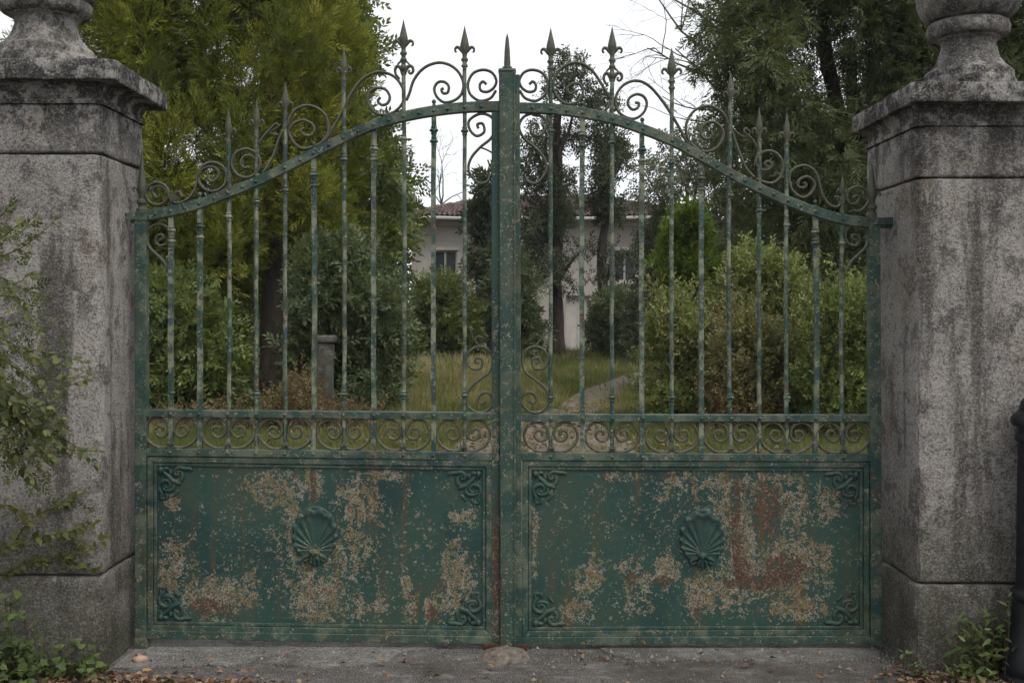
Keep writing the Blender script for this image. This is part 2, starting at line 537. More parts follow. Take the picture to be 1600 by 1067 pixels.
def rough_rings(b, cx, cy, rings, n, amp, seed, close_top=True, rnd=0.012):
    """stack of rectangular rings (hx, hy, z) with rounded, uneven arrises, n points per side"""
    allr = []
    us = [-1, -0.988, -0.965, -0.93] + [-0.88+1.76*k/(n-7) for k in range(n-6)] + [0.93, 0.965, 0.988]
    us = us[:n] if len(us) >= n and n > 9 else [-1 + 2*k/n for k in range(n)]
    for (hx, hy, z) in rings:
        ring = []
        for s in range(4):
            for k in range(n):
                u = us[k]
                x, y = [(u*hx, -hy), (hx, u*hy), (-u*hx, hy), (-hx, -u*hy)][s]
                e = min(hx-abs(x), hy-abs(y)); m = max(hx-abs(x), hy-abs(y))
                cut = rnd*max(0.0, 1-m/(rnd*2.2))
                sx = math.copysign(1, x) if hx-abs(x) < hy-abs(y) or m < rnd else 0
                sy = math.copysign(1, y) if hy-abs(y) <= hx-abs(x) or m < rnd else 0
                p = Vector((cx+x-sx*cut, cy+y-sy*cut, z))
                q = p*1.0 + Vector((seed*3.1, seed, 0))
                nn = amp*(0.9*fbm(q, 3, 6.0)+0.8*fbm(q, 3, 27.0)) - (amp*3.4*max(0, fbm(q, 3, 9.0)-0.06) if m < rnd*2.5 else 0)
                d = Vector((sx, sy, 0))
                if d.length: d.normalize()
                p += d*nn
                p.z += 0.35*amp*fbm(q, 2, 11.0)
                ring.append(p)
        allr.append(ring)
    N = 4*n; vs = [p for r in allr for p in r]; fs = []
    for i in range(len(allr)-1):
        for k in range(N):
            fs.append((i*N+k, i*N+(k+1) % N, (i+1)*N+(k+1) % N, (i+1)*N+k))
    fs.append(tuple(range(N-1, -1, -1)))
    if close_top: fs.append(tuple((len(allr)-1)*N+k for k in range(N)))
    b.add(vs, fs)


def zr(z0, z1, step, hx, hy, r=0.010):
    n = max(2, int((z1-z0)/step))
    res = [(hx-r, hy-r, z0), (hx-r*0.3, hy-r*0.3, z0+r*0.4), (hx, hy, z0+r*1.1)]
    res += [(hx, hy, z0+r*1.1+(z1-z0-2.2*r)*k/n) for k in range(1, n)]
    res += [(hx, hy, z1-r*1.1), (hx-r*0.3, hy-r*0.3, z1-r*0.4), (hx-r, hy-r, z1)]
    return res


def pillar(cx, hx, y0, y1, zs, capx, label, seed):
    z_pl, z_up, z_mo, z_sl, z_top = zs
    cy = (y0+y1)/2; hy = (y1-y0)/2
    root = thing("stone_pillar", (cx, cy, 0), label, "pillar", "stone gate pillars")
    for nm, a, c, ex in (("plinth_block", -0.1, z_pl-0.004, 0.010), ("shaft_block", z_pl+0.004, z_up-0.004, 0.0), ("neck_block", z_up+0.004, z_mo, 0.0)):
        b = MB(); rough_rings(b, cx, cy, zr(a, c, 0.026, hx+ex, hy+ex), 30, 0.010, seed+a)
        b.build(nm, M_stone, root, smooth=True)
    o1 = capx
    b = MB()
    hm = z_sl-z_mo
    prof = [(0.010, 0.0), (0.013, 0.012), (0.013, 0.019), (0.000, 0.022), (0.001, hm*0.5), (0.005, hm*0.68), (0.013, hm*0.84), (0.024, hm*0.95), (0.025, hm-0.001)]
    rough_rings(b, cx, cy, [(hx+p, hy+p, z_mo+q) for p, q in prof], 26, 0.004, seed+5)
    b.build("cap_moulding", M_stone, root, smooth=True)
    b = MB()
    rr = zr(z_sl, z_top, 0.018, hx+o1, hy+0.098, 0.005) + [(hx+o1-0.2, hy-0.1, z_top+0.014)]
    rough_rings(b, cx, cy, rr, 44, 0.012, seed+9, rnd=0.008)
    b.build("cap_slab", M_stone, root, smooth=True)
    return root


Y0, Y1 = 4.89, 5.47
pillar(-2.213, 0.365, Y0, Y1, (Z(899, Y0), Z(240, Y0), Z(162, Y0), Z(123, 4.79), Z(91, 4.79)), 0.093, "tall lichened stone pillar behind the leafy branches, left of the gate", 1)
pillar(2.168, 0.347, Y0, 5.60, (Z(912, Y0), Z(278, Y0), Z(197, Y0), Z(158.6, 4.79), Z(127.6, 4.79)), 0.055, "lower grey stone pillar behind the black iron post, right of the gate", 2)


def urn(cx, cy, z0, prof_px, label):
    root = thing("stone_urn", (cx, cy, z0), label, "urn", "stone urns on the pillars")
    def lump(name, prof):
        dense = crom([(r, z, 0) for r, z in prof], 5)
        b = MB(); b.lathe((cx, cy, 0), [(max(p.x, 0.002), p.y) for p in dense], 40)
        vs = []
        for v in b.v:
            p = Vector(v); d = Vector((p.x-cx, p.y-cy, 0))
            if d.length > 0.02: p += d.normalized()*(0.007*fbm(p, 3, 9)+0.005*fbm(p, 2, 40))
            vs.append(p)
        b.v = vs
        b.build(name, M_stone, root, smooth='all')
    for nm, pr in prof_px: lump(nm, pr)


def urn_profile(zt, base_r, k):
    q = zt
    return [("foot", [(base_r*1.06, q-0.004), (base_r*1.06, q+0.05), (base_r*1.0, q+0.075), (base_r*0.98, q+0.105), (base_r*0.86, q+0.125), (base_r*0.72, q+0.165), (base_r*0.63, q+0.215), (base_r*0.62, q+0.25), (base_r*0.70, q+0.262), (base_r*0.71, q+0.275)]),
            ("collar", [(base_r*0.70, q+0.268), (base_r*0.84, q+0.276), (base_r*0.92, q+0.298), (base_r*0.92, q+0.325), (base_r*0.84, q+0.345), (base_r*0.6, q+0.35)]),
            ("bowl", [(base_r*0.60, q+0.345), (base_r*0.94, q+0.362), (base_r*1.14, q+0.42), (base_r*k, q+0.51), (base_r*(k+0.03), q+0.62), (base_r*(k-0.1), q+0.72), (base_r*0.75, q+0.78), (base_r*0.72, q+0.80), (base_r*0.9, q+0.83), (base_r*0.9, q+0.86), (0.02, q+0.88)])]


zt = Z(91, 4.79)+0.012
urn(-2.213, 5.17, zt, urn_profile(zt, 0.225, 1.30), "stone urn on the taller pillar at the left, cut by the frame")
zt = Z(127.6, 4.79)+0.012
urn(2.168, 5.17, zt, urn_profile(zt, 0.200, 1.20), "round bellied stone urn on the lower pillar at the right")

# ------------------------------------------------------------------ the iron gate
M_bar = gate_mat("flaking_green_paint", chip=0.62, sage=0.6, pale=1.15)
M_scroll = gate_mat("dull_green_scrolls", chip=0.65, sage=0.3, dull=0.6)
M_band = gate_mat("brown_worn_scrolls", chip=0.62, sage=0.3, dull=0.8)
M_rod = gate_mat("pale_worn_bars", chip=0.60, sage=0.95, pale=1.7)
M_astr = gate_mat("flaking_centre_post", chip=0.60, sage=0.35)


def pxb(l, s=1.12):
    return [(X(a), Z(b), c/325.0, d/325.0, e*s) for a, b, c, d, e in l]


LB = pxb([(560, 785, 40, 50, .20), (548, 860, 45, 60, .17), (495, 935, 55, 48, .22), (430, 762, 60, 36, .19), (458, 830, 18, 80, .19), (330, 932, 60, 42, .24), (268, 890, 26, 68, .20), (385, 920, 28, 40, .20), (560, 950, 60, 26, .18), (712, 905, 38, 68, .22), (676, 955, 16, 42, .24), (720, 808, 22, 15, .21), (638, 935, 18, 52, .20), (600, 742, 44, 12, .2), (490, 750, 18, 40, .2), (674, 850, 9, 9, .22), (706, 850, 9, 9, .22), (270, 785, 14, 14, .22), (740, 780, 14, 60, .14), (500, 850, 330, 170, .075), (500, 880, 110, 110, .13), (320, 920, 90, 60, .12)])
RB = pxb([(1235, 880, 62, 58, .24), (1160, 830, 26, 110, .23), (1215, 790, 70, 80, .18), (1120, 925, 70, 44, .20), (1042, 892, 28, 32, .25), (920, 905, 32, 36, .21), (995, 915, 26, 60, .18), (900, 955, 46, 26, .17), (970, 884, 14, 12, .22), (1292, 790, 28, 46, .19), (1095, 752, 90, 22, .18), (1245, 950, 60, 26, .22), (836, 850, 7, 90, .2), (1290, 880, 14, 60, .18), (1035, 775, 16, 12, .2), (985, 745, 60, 10, .16), (1180, 900, 70, 40, .23), (1085, 850, 330, 170, .075), (1150, 800, 130, 120, .13)])
RED_L = pxb([(318, 948, 20, 16, 1), (352, 955, 16, 10, 1), (490, 755, 5, 40, 1), (676, 968, 9, 22, 1), (690, 915, 10, 12, 1)])
RED_R = pxb([(1150, 825, 8, 90, 1), (1160, 895, 14, 24, 1), (1178, 910, 48, 11, 1), (1225, 890, 34, 26, 1), (1038, 908, 17, 10, 1), (1200, 800, 24, 50, 1), (985, 905, 8, 12, 1)])
M_panel_l = gate_mat("flaking_panel_left", LB, 0.700, [r[:4] for r in RED_L])
M_panel_r = gate_mat("flaking_panel_right", RB, 0.700, [r[:4] for r in RED_R])
M_orn = gate_mat("cast_ornament_green", chip=0.68, sage=0.12)
M_rust = flat_mat("brown_rust", (0.030, 0.018, 0.014), (0.075, 0.038, 0.024), 22, 0.9, 0.2, 0.5, 0.004)

ARCH_L = [(205, 333), (231, 329), (270, 322), (312, 311), (357, 294), (402, 276), (446, 255), (491, 232), (538, 208), (584, 188), (630, 175), (678, 166), (728, 160.5), (781, 159)]
ARCH_R = [(806, 161), (860, 163), (909, 169), (957, 178.6), (1003, 194), (1050, 213), (1096, 238), (1141.5, 264), (1186.5, 287), (1230, 306.5), (1273.5, 323), (1317, 335), (1358, 340), (1391, 341)]
UP_L = [(230, 639.5), (770, 644.0)]; LO_L = [(230, 699.5), (770, 706.0)]; BT_L = [(213, 995), (781, 1007)]
UP_R = [(815, 646.8), (1362, 647.2)]; LO_R = [(815, 706.5), (1362, 708.5)]; BT_R = [(782, 1009), (1376, 1004)]

leafL = thing("gate_leaf", (X(215), DG, 0), "green iron gate leaf with yellow flaked panel and brown rusty meeting stile", "gate", "iron gate leaves")
leafR = thing("gate_leaf", (X(1372), DG, 0), "green iron gate leaf carrying the wide centre post, its panel flaked to rust red", "gate", "iron gate leaves")


def band(leaf, name, tab, h, d0, d1, mat, bevel=0.003, smooth=True):
    """flat bar following a curve given by its upper edge"""
    q = crom([(a, b, 0) for a, b in tab], 6 if len(tab) > 2 else 2)
    up = [(p.x, p.y) for p in q]
    b = MB(); n = len(up); vs = []; fs = []
    for (x, y) in up:
        t, u = P(x, y), P(x, y+h)
        vs += [(t.x, DG+d0, t.z), (u.x, DG+d0, u.z), (u.x, DG+d1, u.z), (t.x, DG+d1, t.z)]
    for i in range(n-1):
        for k in range(4):
            fs.append((4*i+k, 4*i+(k+1) % 4, 4*i+4+(k+1) % 4, 4*i+4+k))
    fs += [(3, 2, 1, 0), tuple(4*(n-1)+k for k in range(4))]
    b.add(vs, fs)
    return b.build(name, mat, leaf, smooth=True, bevel=bevel)


def rivets(leaf, pts, d, r=3.2):
    b = MB()
    for (x, y) in pts:
        p = P(x, y); rr = r/325.0
        vs = []; fs = []
        for i, (a, h) in enumerate(((1.0, 0.0), (0.8, 0.6), (0.35, 0.95))):
            for k in range(7):
                an = 2*math.pi*k/7
                vs.append((p.x+rr*a*math.cos(an), DG+d-rr*0.75*h, p.z+rr*a*math.sin(an)))
        for i in range(2):
            for k in range(7): fs.append((i*7+k, i*7+(k+1) % 7, i*7+7+(k+1) % 7, i*7+7+k))
        fs.append(tuple(14+k for k in range(7)))
        b.add(vs, fs)
    return b.build("rivets", M_bar, leaf, smooth=True, kind="stuff")


def collar(bar, px, py, r, mat=None, double=False):
    b = MB(); p = P(px, py); s = 1/325.0
    pr = [(r*0.55, -7), (r*0.8, -5.2), (r*0.62, -3.2), (r, -1.6), (r*1.08, 0), (r, 1.6), (r*0.62, 3.2), (r*0.8, 5.2), (r*0.55, 7)]
    b.lathe(p, [(a*s, h*s) for a, h in pr], 12)
    if double:
        p2 = P(px, py+17)
        b.lathe(p2, [(a*s*0.95, h*s) for a, h in pr], 12)
    return b.build("collar", mat or M_rod, bar, smooth=True)


def spear(bar, px, tip, base, big=False, lean=0.0, barb=(1, 1), k=1.0):
    wk = 0.74 if px < 560 or px > 1060 else 1.0
    """forged spearhead with two curled barbs on ring collars"""
    s = 1/325.0; b = MB(); c = P(px, tip)
    pr = [(0.4, 0), (1.6, -6), (3.4, -14), (5.6, -23), (7.0, -30), (6.8, -34), (4.8, -40), (3.8, -45), (3.4, -49), (5.4, -51.5), (5.7, -54), (3.6, -56.5), (3.4, -59.5), (5.2, -61.5), (5.2, -64), (3.6, -66), (3.0, -(base-tip)/k)]
    pr = [(r_*k*s*wk, h*k*s) for r_, h in pr if h*k >= -(base-tip)-0.1]
    b.lathe(c, pr, 10, sy=0.8)
    for sg, on in zip((-1, 1), barb):
        if not on: continue
        path = [(0, 43), (5, 38), (9, 34), (12.5, 33.5), (14.8, 36.5), (14.4, 40), (12.2, 41)]
        q = crom([P(px+sg*a*k*wk, tip+h*k) for a, h in path], 3)
        b.sweep(q, 2.6*s*k*wk, 2.6*s*k*wk, 6, taper=lambda u: 1.35-0.8*u)
    if big:
        for sg in (-1, 1):
            path = [(1, 92), (4, 84), (9, 78), (14, 80), (15, 87), (11, 91), (8, 88), (10, 85)] if sg > 0 else [(-1, 92), (-4, 83), (-9, 78), (-13, 84), (-12, 92), (-8, 97), (-6, 100)]
            q = crom([P(px+a*k, tip+h*k*0.93) for a, h in path], 3)
            b.sweep(q, 2.3*s, 2.6*s, 6, taper=lambda u: 1.5-0.8*u)
            q = crom([P(px+sg*a*k, tip+h*k) for a, h in [(1, 60), (5, 66), (9, 70), (8, 75)]], 3)
            b.sweep(q, 1.8*s, 2.0*s, 6, taper=lambda u: 1.2-0.6*u)
        b.lathe(P(px, tip+76), [(3*s, -6*s), (5.5*s, -3*s), (6*s, 0), (5.5*s, 3*s), (3*s, 6*s)], 10)
    return b.build("spear_finial", M_scroll, bar, smooth=True)


def bar(leaf, px, top, bottom, rnd, mat=None, lean=0.0):
    """a single upright, round (r about 3 px) or flat square (8 px)"""
    b = MB(); s = 1/325.0
    a, c = P(px, top), P(px+lean, bottom)
    n = 14
    bow = R.gauss(0, 0.005)
    pts = [a.lerp(c, i/n) + Vector((0.0010*math.sin(i*1.7+px)+bow*math.sin(math.pi*i/n), 0.5*bow*math.sin(math.pi*i/n), 0)) for i in range(n+1)]
    if rnd: b.sweep(pts, 3.3*s, 3.3*s, 10)
    else: b.sweep(pts, 4.9*s*1.05, 4.9*s*1.05, 4)
    return b.build("bar", mat or M_rod, leaf, smooth=True)


def scroll(leaf, pts, w=2.3, d=0.011, name="scroll", per=5, taper=None, mat=None, y=0.0):
    q = crom([P(a, b) + Vector((0, y, 0)) for a, b in pts], per)
    b = MB(); b.sweep(q, w/325.0, d, 8, taper=taper or (lambda u: 1.0))
    return b.build(name, mat or M_scroll, leaf, smooth=True)


def C3(l): return [(500+a/3.557, b/3.557) for a, b in l]
def CA(l): return [(220+a/3.557, b/3.557) for a, b in l]
def C2(l): return [(200+a/3.556, 100+b/3.556) for a, b in l]
def C4(l): return [(780+a/3.556, b/3.556) for a, b in l]
def C5(l): return [(1060+a/3.556, 100+b/3.556) for a, b in l]
def C8(l): return [(500+a/3.812, 460+b/3.812) for a, b in l]
def mir(l, ax=792.5): return [(2*ax-a, b) for a, b in l]


def ring(cx, cy, r, eye=None, a0=0.0, sg=1):
    """outer loop closing into a small inner curl"""
    pts = []
    for k in range(13):
        an = a0 + sg*2*math.pi*k/12*0.98
        pts.append((cx+r*math.cos(an), cy+r*math.sin(an)))
    for k in range(1, 13):
        an = a0 + sg*2*math.pi*k/12
        u = min(1, k/7); rr = r*(0.98-0.66*u)
        pts.append((cx+rr*math.cos(an), cy+rr*math.sin(an)))
    return pts


# ---- left leaf
band(leafL, "arched_rail", ARCH_L, 16, -0.020, 0.020, M_bar)
b = MB(); b.prism([(212.5, 341), (230.5, 341), (231, 997), (213.5, 996)], DG-0.026, DG+0.026); b.build("hinge_stile", M_bar, leafL, bevel=0.003)
b = MB(); b.prism([(768, 176), (781.5, 176), (781.5, 1006), (769, 1006)], DG-0.018, DG+0.026); b.build("meeting_stile", gate_mat("rusty_meeting_stile", pxb([(774, 900, 10, 130, .20), (774, 690, 10, 60, .14), (774, 520, 8, 60, .10)]), 0.66, [(X(774), Z(860), 0.03, 0.4)]), leafL, bevel=0.003)
band(leafL, "upper_band_rail", UP_L, 11.5, -0.019, 0.019, M_bar)
band(leafL, "lower_band_rail", LO_L, 12, -0.021, 0.021, M_bar)
band(leafL, "bottom_rail", [(231, 983), (769, 992)], 12.5, -0.022, 0.022, M_bar)

BAR_L = [268, 312.5, 357, 401, 446, 490.5, 537.5, 584.5, 630.5, 678, 726]
SP_L = {357: (169, 255, 0, (0, 1)), 401: (155, 250, 0, (1, 1)), 446: (127, 200, 0, (1, 1)), 537.5: (73, 170, 0, (1, 1)), 630.5: (31, 120, 1, (1, 1)), 726: (41, 106, 0, (1, 1))}
BAR_R = [860.5, 910, 956.5, 1003.5, 1049.5, 1095.5, 1141.5, 1186.5, 1229.5, 1273.5, 1316.5]
SP_R = {860.5: (44, 108, 0, (1, 1)), 956.5: (42, 125, 1, (1, 1)), 1049.5: (75, 150, 0, (1, 1)), 1141.5: (111, 180, 0, (1, 1)), 1186.5: (168, 235, 0, (1, 1)), 1229.5: (174.5, 245, 0, (1, 1)), 1316.5: (270, 322, 0, (1, 1))}


def leaf_bars(leaf, bars, sps, arch, up, lo, low_collars):
    riv = []
    for i, x in enumerate(bars):
        ya = interp(arch, x)
        rnd = x in sps
        top = sps[x][0]+50 if rnd else ya+1
        if rnd and x in (1316.5,): top = sps[x][0]+36
        bt = interp(lo, x)+2
        o = bar(leaf, x + (R.uniform(-0.4, 0.4)), top, bt, rnd)
        if rnd:
            tip, base, big, barb = sps[x]
            spear(o, x, tip, base, big, barb=barb, k=0.8 if x == 1316.5 else 1.0)
        collar(o, x, ya+16+R.uniform(22, 30), 5.6 if rnd else 6.6, double=not rnd)
        if i in low_collars: collar(o, x, interp(up, x)-26, 5.6)
        riv += [(x, ya+8), (x, interp(up, x)+6), (x, interp(lo, x)+6)]
        if not rnd or x in (446, 537.5, 1049.5):
            q = P(x, ya-3)
            b = MB(); b.lathe(q, [(h*0.0031, z*0.0031) for h, z in ((2.6, -4), (2.8, -1), (2.0, 0.5), (3.4, 2.4), (3.6, 4.2), (2.4, 6.4), (0.5, 7.4))], 10)
            b.build("ball_knob", M_bar, o, smooth=True)
    return riv


rv = leaf_bars(leafL, BAR_L, SP_L, ARCH_L, UP_L, LO_L, (0, 3, 6, 8, 10))
rv += [(x, interp(ARCH_L, x)+8) for x in (244, 290, 335, 380, 470, 515, 560, 608, 655, 700, 752)]
rivets(leafL, rv, -0.0195)
rv = leaf_bars(leafR, BAR_R, SP_R, ARCH_R, UP_R, LO_R, (0, 2, 4, 6, 8))
rv += [(x, interp(ARCH_R, x)+8) for x in (832, 885, 935, 980, 1075, 1120, 1163, 1208, 1250, 1295, 1340)]

# crest scrolls of the left leaf
scroll(leafL, C3([(925, 470), (905, 455), (888, 475), (895, 505), (930, 512), (965, 490), (980, 450), (955, 405), (905, 390), (850, 410), (823, 465), (832, 520), (870, 555), (905, 562), (950, 545), (978, 505)]))
scroll(leafL, C3([(480, 560), (497, 520), (520, 450), (560, 395), (610, 362), (670, 350), (730, 368), (775, 410), (797, 470), (785, 525), (745, 560), (690, 570), (650, 540), (635, 495), (655, 460), (690, 457), (715, 480), (710, 515), (685, 520), (675, 500), (688, 492)]))
scroll(leafL, C3([(30, 785), (75, 710), (130, 610), (170, 530), (220, 460), (270, 420), (330, 402), (390, 415), (435, 450), (465, 510), (462, 565), (430, 610), (380, 637), (320, 635), (280, 600), (267, 555), (280, 510), (320, 490), (365, 500), (388, 540), (375, 575), (345, 585), (322, 565), (335, 542)]))
scroll(leafL, CA([(912, 712), (893, 728), (908, 752), (945, 755), (966, 725), (950, 690), (900, 670), (850, 690), (825, 735), (848, 790), (895, 826), (950, 820), (1010, 790), (1045, 735), (1030, 650), (985, 605), (925, 588), (865, 608), (828, 660), (812, 705)]))
scroll(leafL, CA([(812, 700), (770, 770), (745, 850), (710, 920), (680, 962)]))
scroll(leafL, CA([(660, 800), (680, 765), (720, 720), (750, 690), (765, 705), (720, 735), (740, 748), (765, 752)]), w=1.9, name="broken_leaf_scroll")
scroll(leafL, CA(ring(585, 909, 79, a0=0.9, sg=-1)))
scroll(leafL, C2([(240, 722), (256, 765), (292, 772), (340, 745), (372, 700)] + ring(470, 628, 80, a0=math.pi, sg=1)))
scroll(leafL, C2([(300, 740), (285, 712), (262, 722), (266, 752), (245, 760), (222, 730)] + ring(162, 722, 62, a0=0.2, sg=-1)))
# crest scrolls of the right leaf
scroll(leafR, mir(C3([(925, 470), (905, 455), (888, 475), (895, 505), (930, 512), (965, 490), (980, 450), (955, 405), (905, 390), (850, 410), (823, 465), (832, 520), (870, 555), (905, 562), (950, 545), (978, 505)]), 793.5))
scroll(leafR, C4([(628, 560), (610, 535), (575, 480), (530, 410), (480, 365), (425, 350), (370, 365), (320, 410), (300, 475), (315, 530), (355, 570), (400, 580), (445, 560), (465, 510), (445, 470), (405, 468), (378, 495), (390, 522), (415, 515), (415, 495)]))
scroll(leafR, C4([(1065, 805), (1040, 785), (1000, 710), (940, 610), (890, 540), (840, 485), (790, 455), (740, 452), (690, 475), (655, 520), (645, 575), (665, 625), (710, 655), (755, 660), (800, 630), (820, 580), (805, 540), (765, 525), (725, 545), (715, 580), (740, 610), (770, 600), (775, 575), (755, 572)]))
scroll(leafR, C4([(625, 545), (610, 585), (590, 610), (575, 628)]), w=2.0)
scroll(leafR, C5([(275, 330), (268, 305), (245, 272), (200, 242), (150, 235), (90, 260), (50, 315), (42, 375), (65, 435), (110, 475), (160, 488), (215, 465), (248, 410), (240, 360), (200, 325), (155, 330), (125, 365), (130, 405), (165, 418), (188, 395), (175, 373)]))
scroll(leafR, C5([(290, 350), (315, 430), (340, 500), (375, 580), (418, 630)]))
scroll(leafR, C5([(285, 345), (340, 395), (380, 405), (395, 380), (372, 360), (368, 385), (410, 420), (436, 465)]), w=1.7, name="leaf_scroll")
scroll(leafR, C5([(430, 640), (470, 655), (520, 663), (565, 632), (583, 575), (568, 525), (530, 490), (480, 487), (440, 515), (432, 555), (460, 588), (500, 587), (517, 562), (500, 542), (478, 555), (490, 570)]))
scroll(leafR, C5([(885, 800), (840, 785), (805, 740), (785, 680), (765, 610), (730, 575), (690, 565), (640, 585), (615, 630), (625, 690), (660, 730), (700, 742), (740, 715), (757, 675), (740, 640), (705, 628), (668, 650), (665, 680), (690, 690), (710, 675), (698, 660)]))
scroll(leafR, C5([(870, 800), (900, 780), (895, 745), (868, 740)]), w=1.9)
scroll(leafR, C5([(960, 815), (1000, 820), (1040, 792), (1058, 745), (1040, 705), (995, 683), (950, 700), (935, 740), (950, 775), (985, 775), (1005, 750), (990, 732), (970, 745)]))
# side scrolls beside the stiles
HS = C5([(985, 980), (965, 970), (970, 950), (995, 955), (1005, 985), (985, 1010), (945, 1000), (925, 960), (940, 910), (990, 890), (1040, 915), (1058, 965), (1040, 1020), (1000, 1060), (960, 1100), (935, 1150)])
scroll(leafR, HS); scroll(leafL, mir(HS, 793.0))
US = C3([(880, 715), (875, 692), (905, 690), (912, 735), (870, 757), (832, 720), (830, 670), (890, 634), (950, 650), (978, 705), (950, 770), (890, 820), (840, 880), (825, 940), (850, 990), (885, 1020), (930, 1010), (950, 970)])
scroll(leafL, US); scroll(leafR, mir(US, 793.0))
scroll(leafL, C3([(890, 820), (930, 835), (965, 860), (972, 900), (945, 915), (932, 890)]), w=1.4, name="leaf_scroll")
LS = C8([(950, 408), (925, 400), (935, 375), (968, 392), (955, 440), (900, 438), (873, 385), (898, 332), (955, 310), (1010, 338), (1030, 400), (1010, 460), (960, 500), (900, 550), (875, 600), (880, 660), (920, 698), (975, 700), (1025, 660), (1030, 620), (1000, 585), (960, 590), (943, 625), (965, 650), (985, 632)])
scroll(leafL, LS); scroll(leafR, mir(LS, 792.8))
TW = C8([(950, 312), (935, 290), (912, 262), (902, 225), (888, 200)])
scroll(leafL, TW, w=1.3, name="leaf_scroll", taper=lambda u: 1.1-0.7*u)
scroll(leafL, C8([(920, 275), (940, 250), (965, 258), (960, 280)]), w=1.2, name="leaf_scroll")
scroll(leafR, mir(TW, 792.8), w=1.3, name="leaf_scroll", taper=lambda u: 1.1-0.7*u)

# band of paired scrolls between the two middle rails
UNIT = [(-0.02, 0.93), (-0.25, 0.98), (-0.5, 0.95), (-0.78, 0.78), (-0.92, 0.5), (-0.82, 0.2), (-0.55, 0.03), (-0.24, 0.12), (-0.10, 0.38), (-0.22, 0.60), (-0.42, 0.62), (-0.56, 0.47), (-0.48, 0.30), (-0.30, 0.33), (-0.31, 0.46)]


def band_scrolls(leaf, centres, half, up, lo, flips):
    for c, fl in zip(centres, flips):
        y0 = interp(up, c)+11.5; y1 = interp(lo, c)
        for sg in (-1, 1):
            j = [R.uniform(-0.012, 0.012) for _ in UNIT]
            pts = [(c - sg*(u+e)*half, y0+(v if not fl else v)*(y1-y0)) for (u, v), e in zip(UNIT, j)]
            scroll(leaf, pts, 2.4, 0.012, "band_scroll", 4, mat=M_band)
        b = MB(); q = P(c, y0+0.88*(y1-y0)); s = 1/325
        for a in (-2.3, -1.57, -0.84, -2.9, -0.25):
            e = q + Vector((math.cos(a)*6.5*s, -0.012, -math.sin(a)*6.5*s))
            b.sweep([q+Vector((0, -0.012, 0)), q.lerp(e, 0.5)+Vector((0, -0.006, 0)), e], 2.2*s, 2.2*s, 6, taper=lambda u: 0.6+0.9*u if u < 0.6 else 0.4)
        b.build("leaf_boss", M_scroll, leaf, smooth=True, kind=None)


band_scrolls(leafL, [268, 357, 446, 537.5, 630.5, 724], 45.5, UP_L, LO_L, [0]*6)
band_scrolls(leafR, [861, 956.5, 1049.5, 1141.5, 1229.5, 1317], 45.5, UP_R, LO_R, [0]*6)

# ---- right leaf frame and centre post
band(leafR, "arched_rail", ARCH_R, 16, -0.020, 0.020, M_bar)
b = MB(); b.prism([(1356, 352), (1373, 352), (1376, 1005), (1358.5, 1005)], DG-0.026, DG+0.026); b.build("hinge_stile", M_bar, leafR, bevel=0.003)
b = MB(); b.prism([(804, 118), (812, 118), (816, 1008), (805, 1008)], DG-0.022, DG+0.024); b.build("meeting_stile", M_bar, leafR, bevel=0.003)
b = MB(); b.prism([(779.5, 112), (805.5, 112), (806.5, 1009), (782, 1009)], DG-0.040, DG-0.0225); o = b.build("centre_post", M_astr, leafR, bevel=0.005)
b = MB()
for xx in (781.5, 802.5):
    b.prism([(xx, 113), (xx+2.4, 113), (xx+3.2, 1007), (xx+0.8, 1007)], DG-0.045, DG-0.0402)
b.build("post_beads", M_astr, o, bevel=0.001)
c = P(792.5, 112)
b = MB(); s = 1/325.0
b.add([(c.x-14*s, DG-0.045, c.z-2*s), (c.x+14*s, DG-0.045, c.z-2*s), (c.x+14*s, DG+0.03, c.z-2*s), (c.x-14*s, DG+0.03, c.z-2*s), (c.x-13*s, DG-0.043, c.z+2*s), (c.x+13*s, DG-0.043, c.z+2*s), (c.x+13*s, DG+0.028, c.z+2*s), (c.x-13*s, DG+0.028, c.z+2*s)], [(0,3,2,1),(4,5,6,7),(0,1,5,4),(1,2,6,5),(2,3,7,6),(3,0,4,7)])
b.build("post_cap", M_bar, leafR, bevel=0.002)
b = MB()
b.lathe((c.x, DG-0.008, c.z+2*s), [(7*s, 0), (8*s, 2*s), (7.5*s, 4.5*s), (5*s, 5.5*s), (5.2*s, 9*s), (4.2*s, 30*s), (2.6*s, 48*s), (0.3*s, 57*s)], 8)
b.build("spike_finial", M_scroll, leafR, smooth=True)
band(leafR, "upper_band_rail", UP_R, 11.5, -0.019, 0.019, M_bar)
band(leafR, "lower_band_rail", LO_R, 12, -0.021, 0.021, M_bar)
band(leafR, "bottom_rail", [(816, 993), (1358, 991)], 13, -0.022, 0.022, M_bar)
rivets(leafR, rv, -0.0195)


# hinge straps let into the pillars, pointed caps on the hinge stiles
for leaf, x0, x1, y, sx, tip in ((leafL, 196, 232, 333, 222, 235), (leafR, 1356, 1394, 341, 1362, 255)):
    b = MB(); b.prism([(x0, y+1), (x1, y-1), (x1, y+12), (x0, y+11)], DG-0.030, DG-0.0205); b.build("hinge_strap", M_bar, leaf, bevel=0.002)
    b = MB(); q = P(sx, y)
    hh = y-tip
    b.lathe((q.x, DG, q.z), [(r_*s, h*s) for r_, h in ((9, -1), (9, 6), (6, 9), (6, 13), (8.5, 15), (8.5, 19), (5, 22), (5.5, 30), (8, 36), (7, 44), (5, 58), (3, 74), (0.4, hh))], 10)
    for sg in (-1, 1):
        b.sweep(crom([P(sx+sg*a, y-h) for a, h in ((4, 30), (8, 37), (12, 40), (13.5, 36), (11.5, 34))], 3), 1.8*s, 2.2*s, 6)
    b.build("stile_finial", M_scroll, leaf, smooth=True)
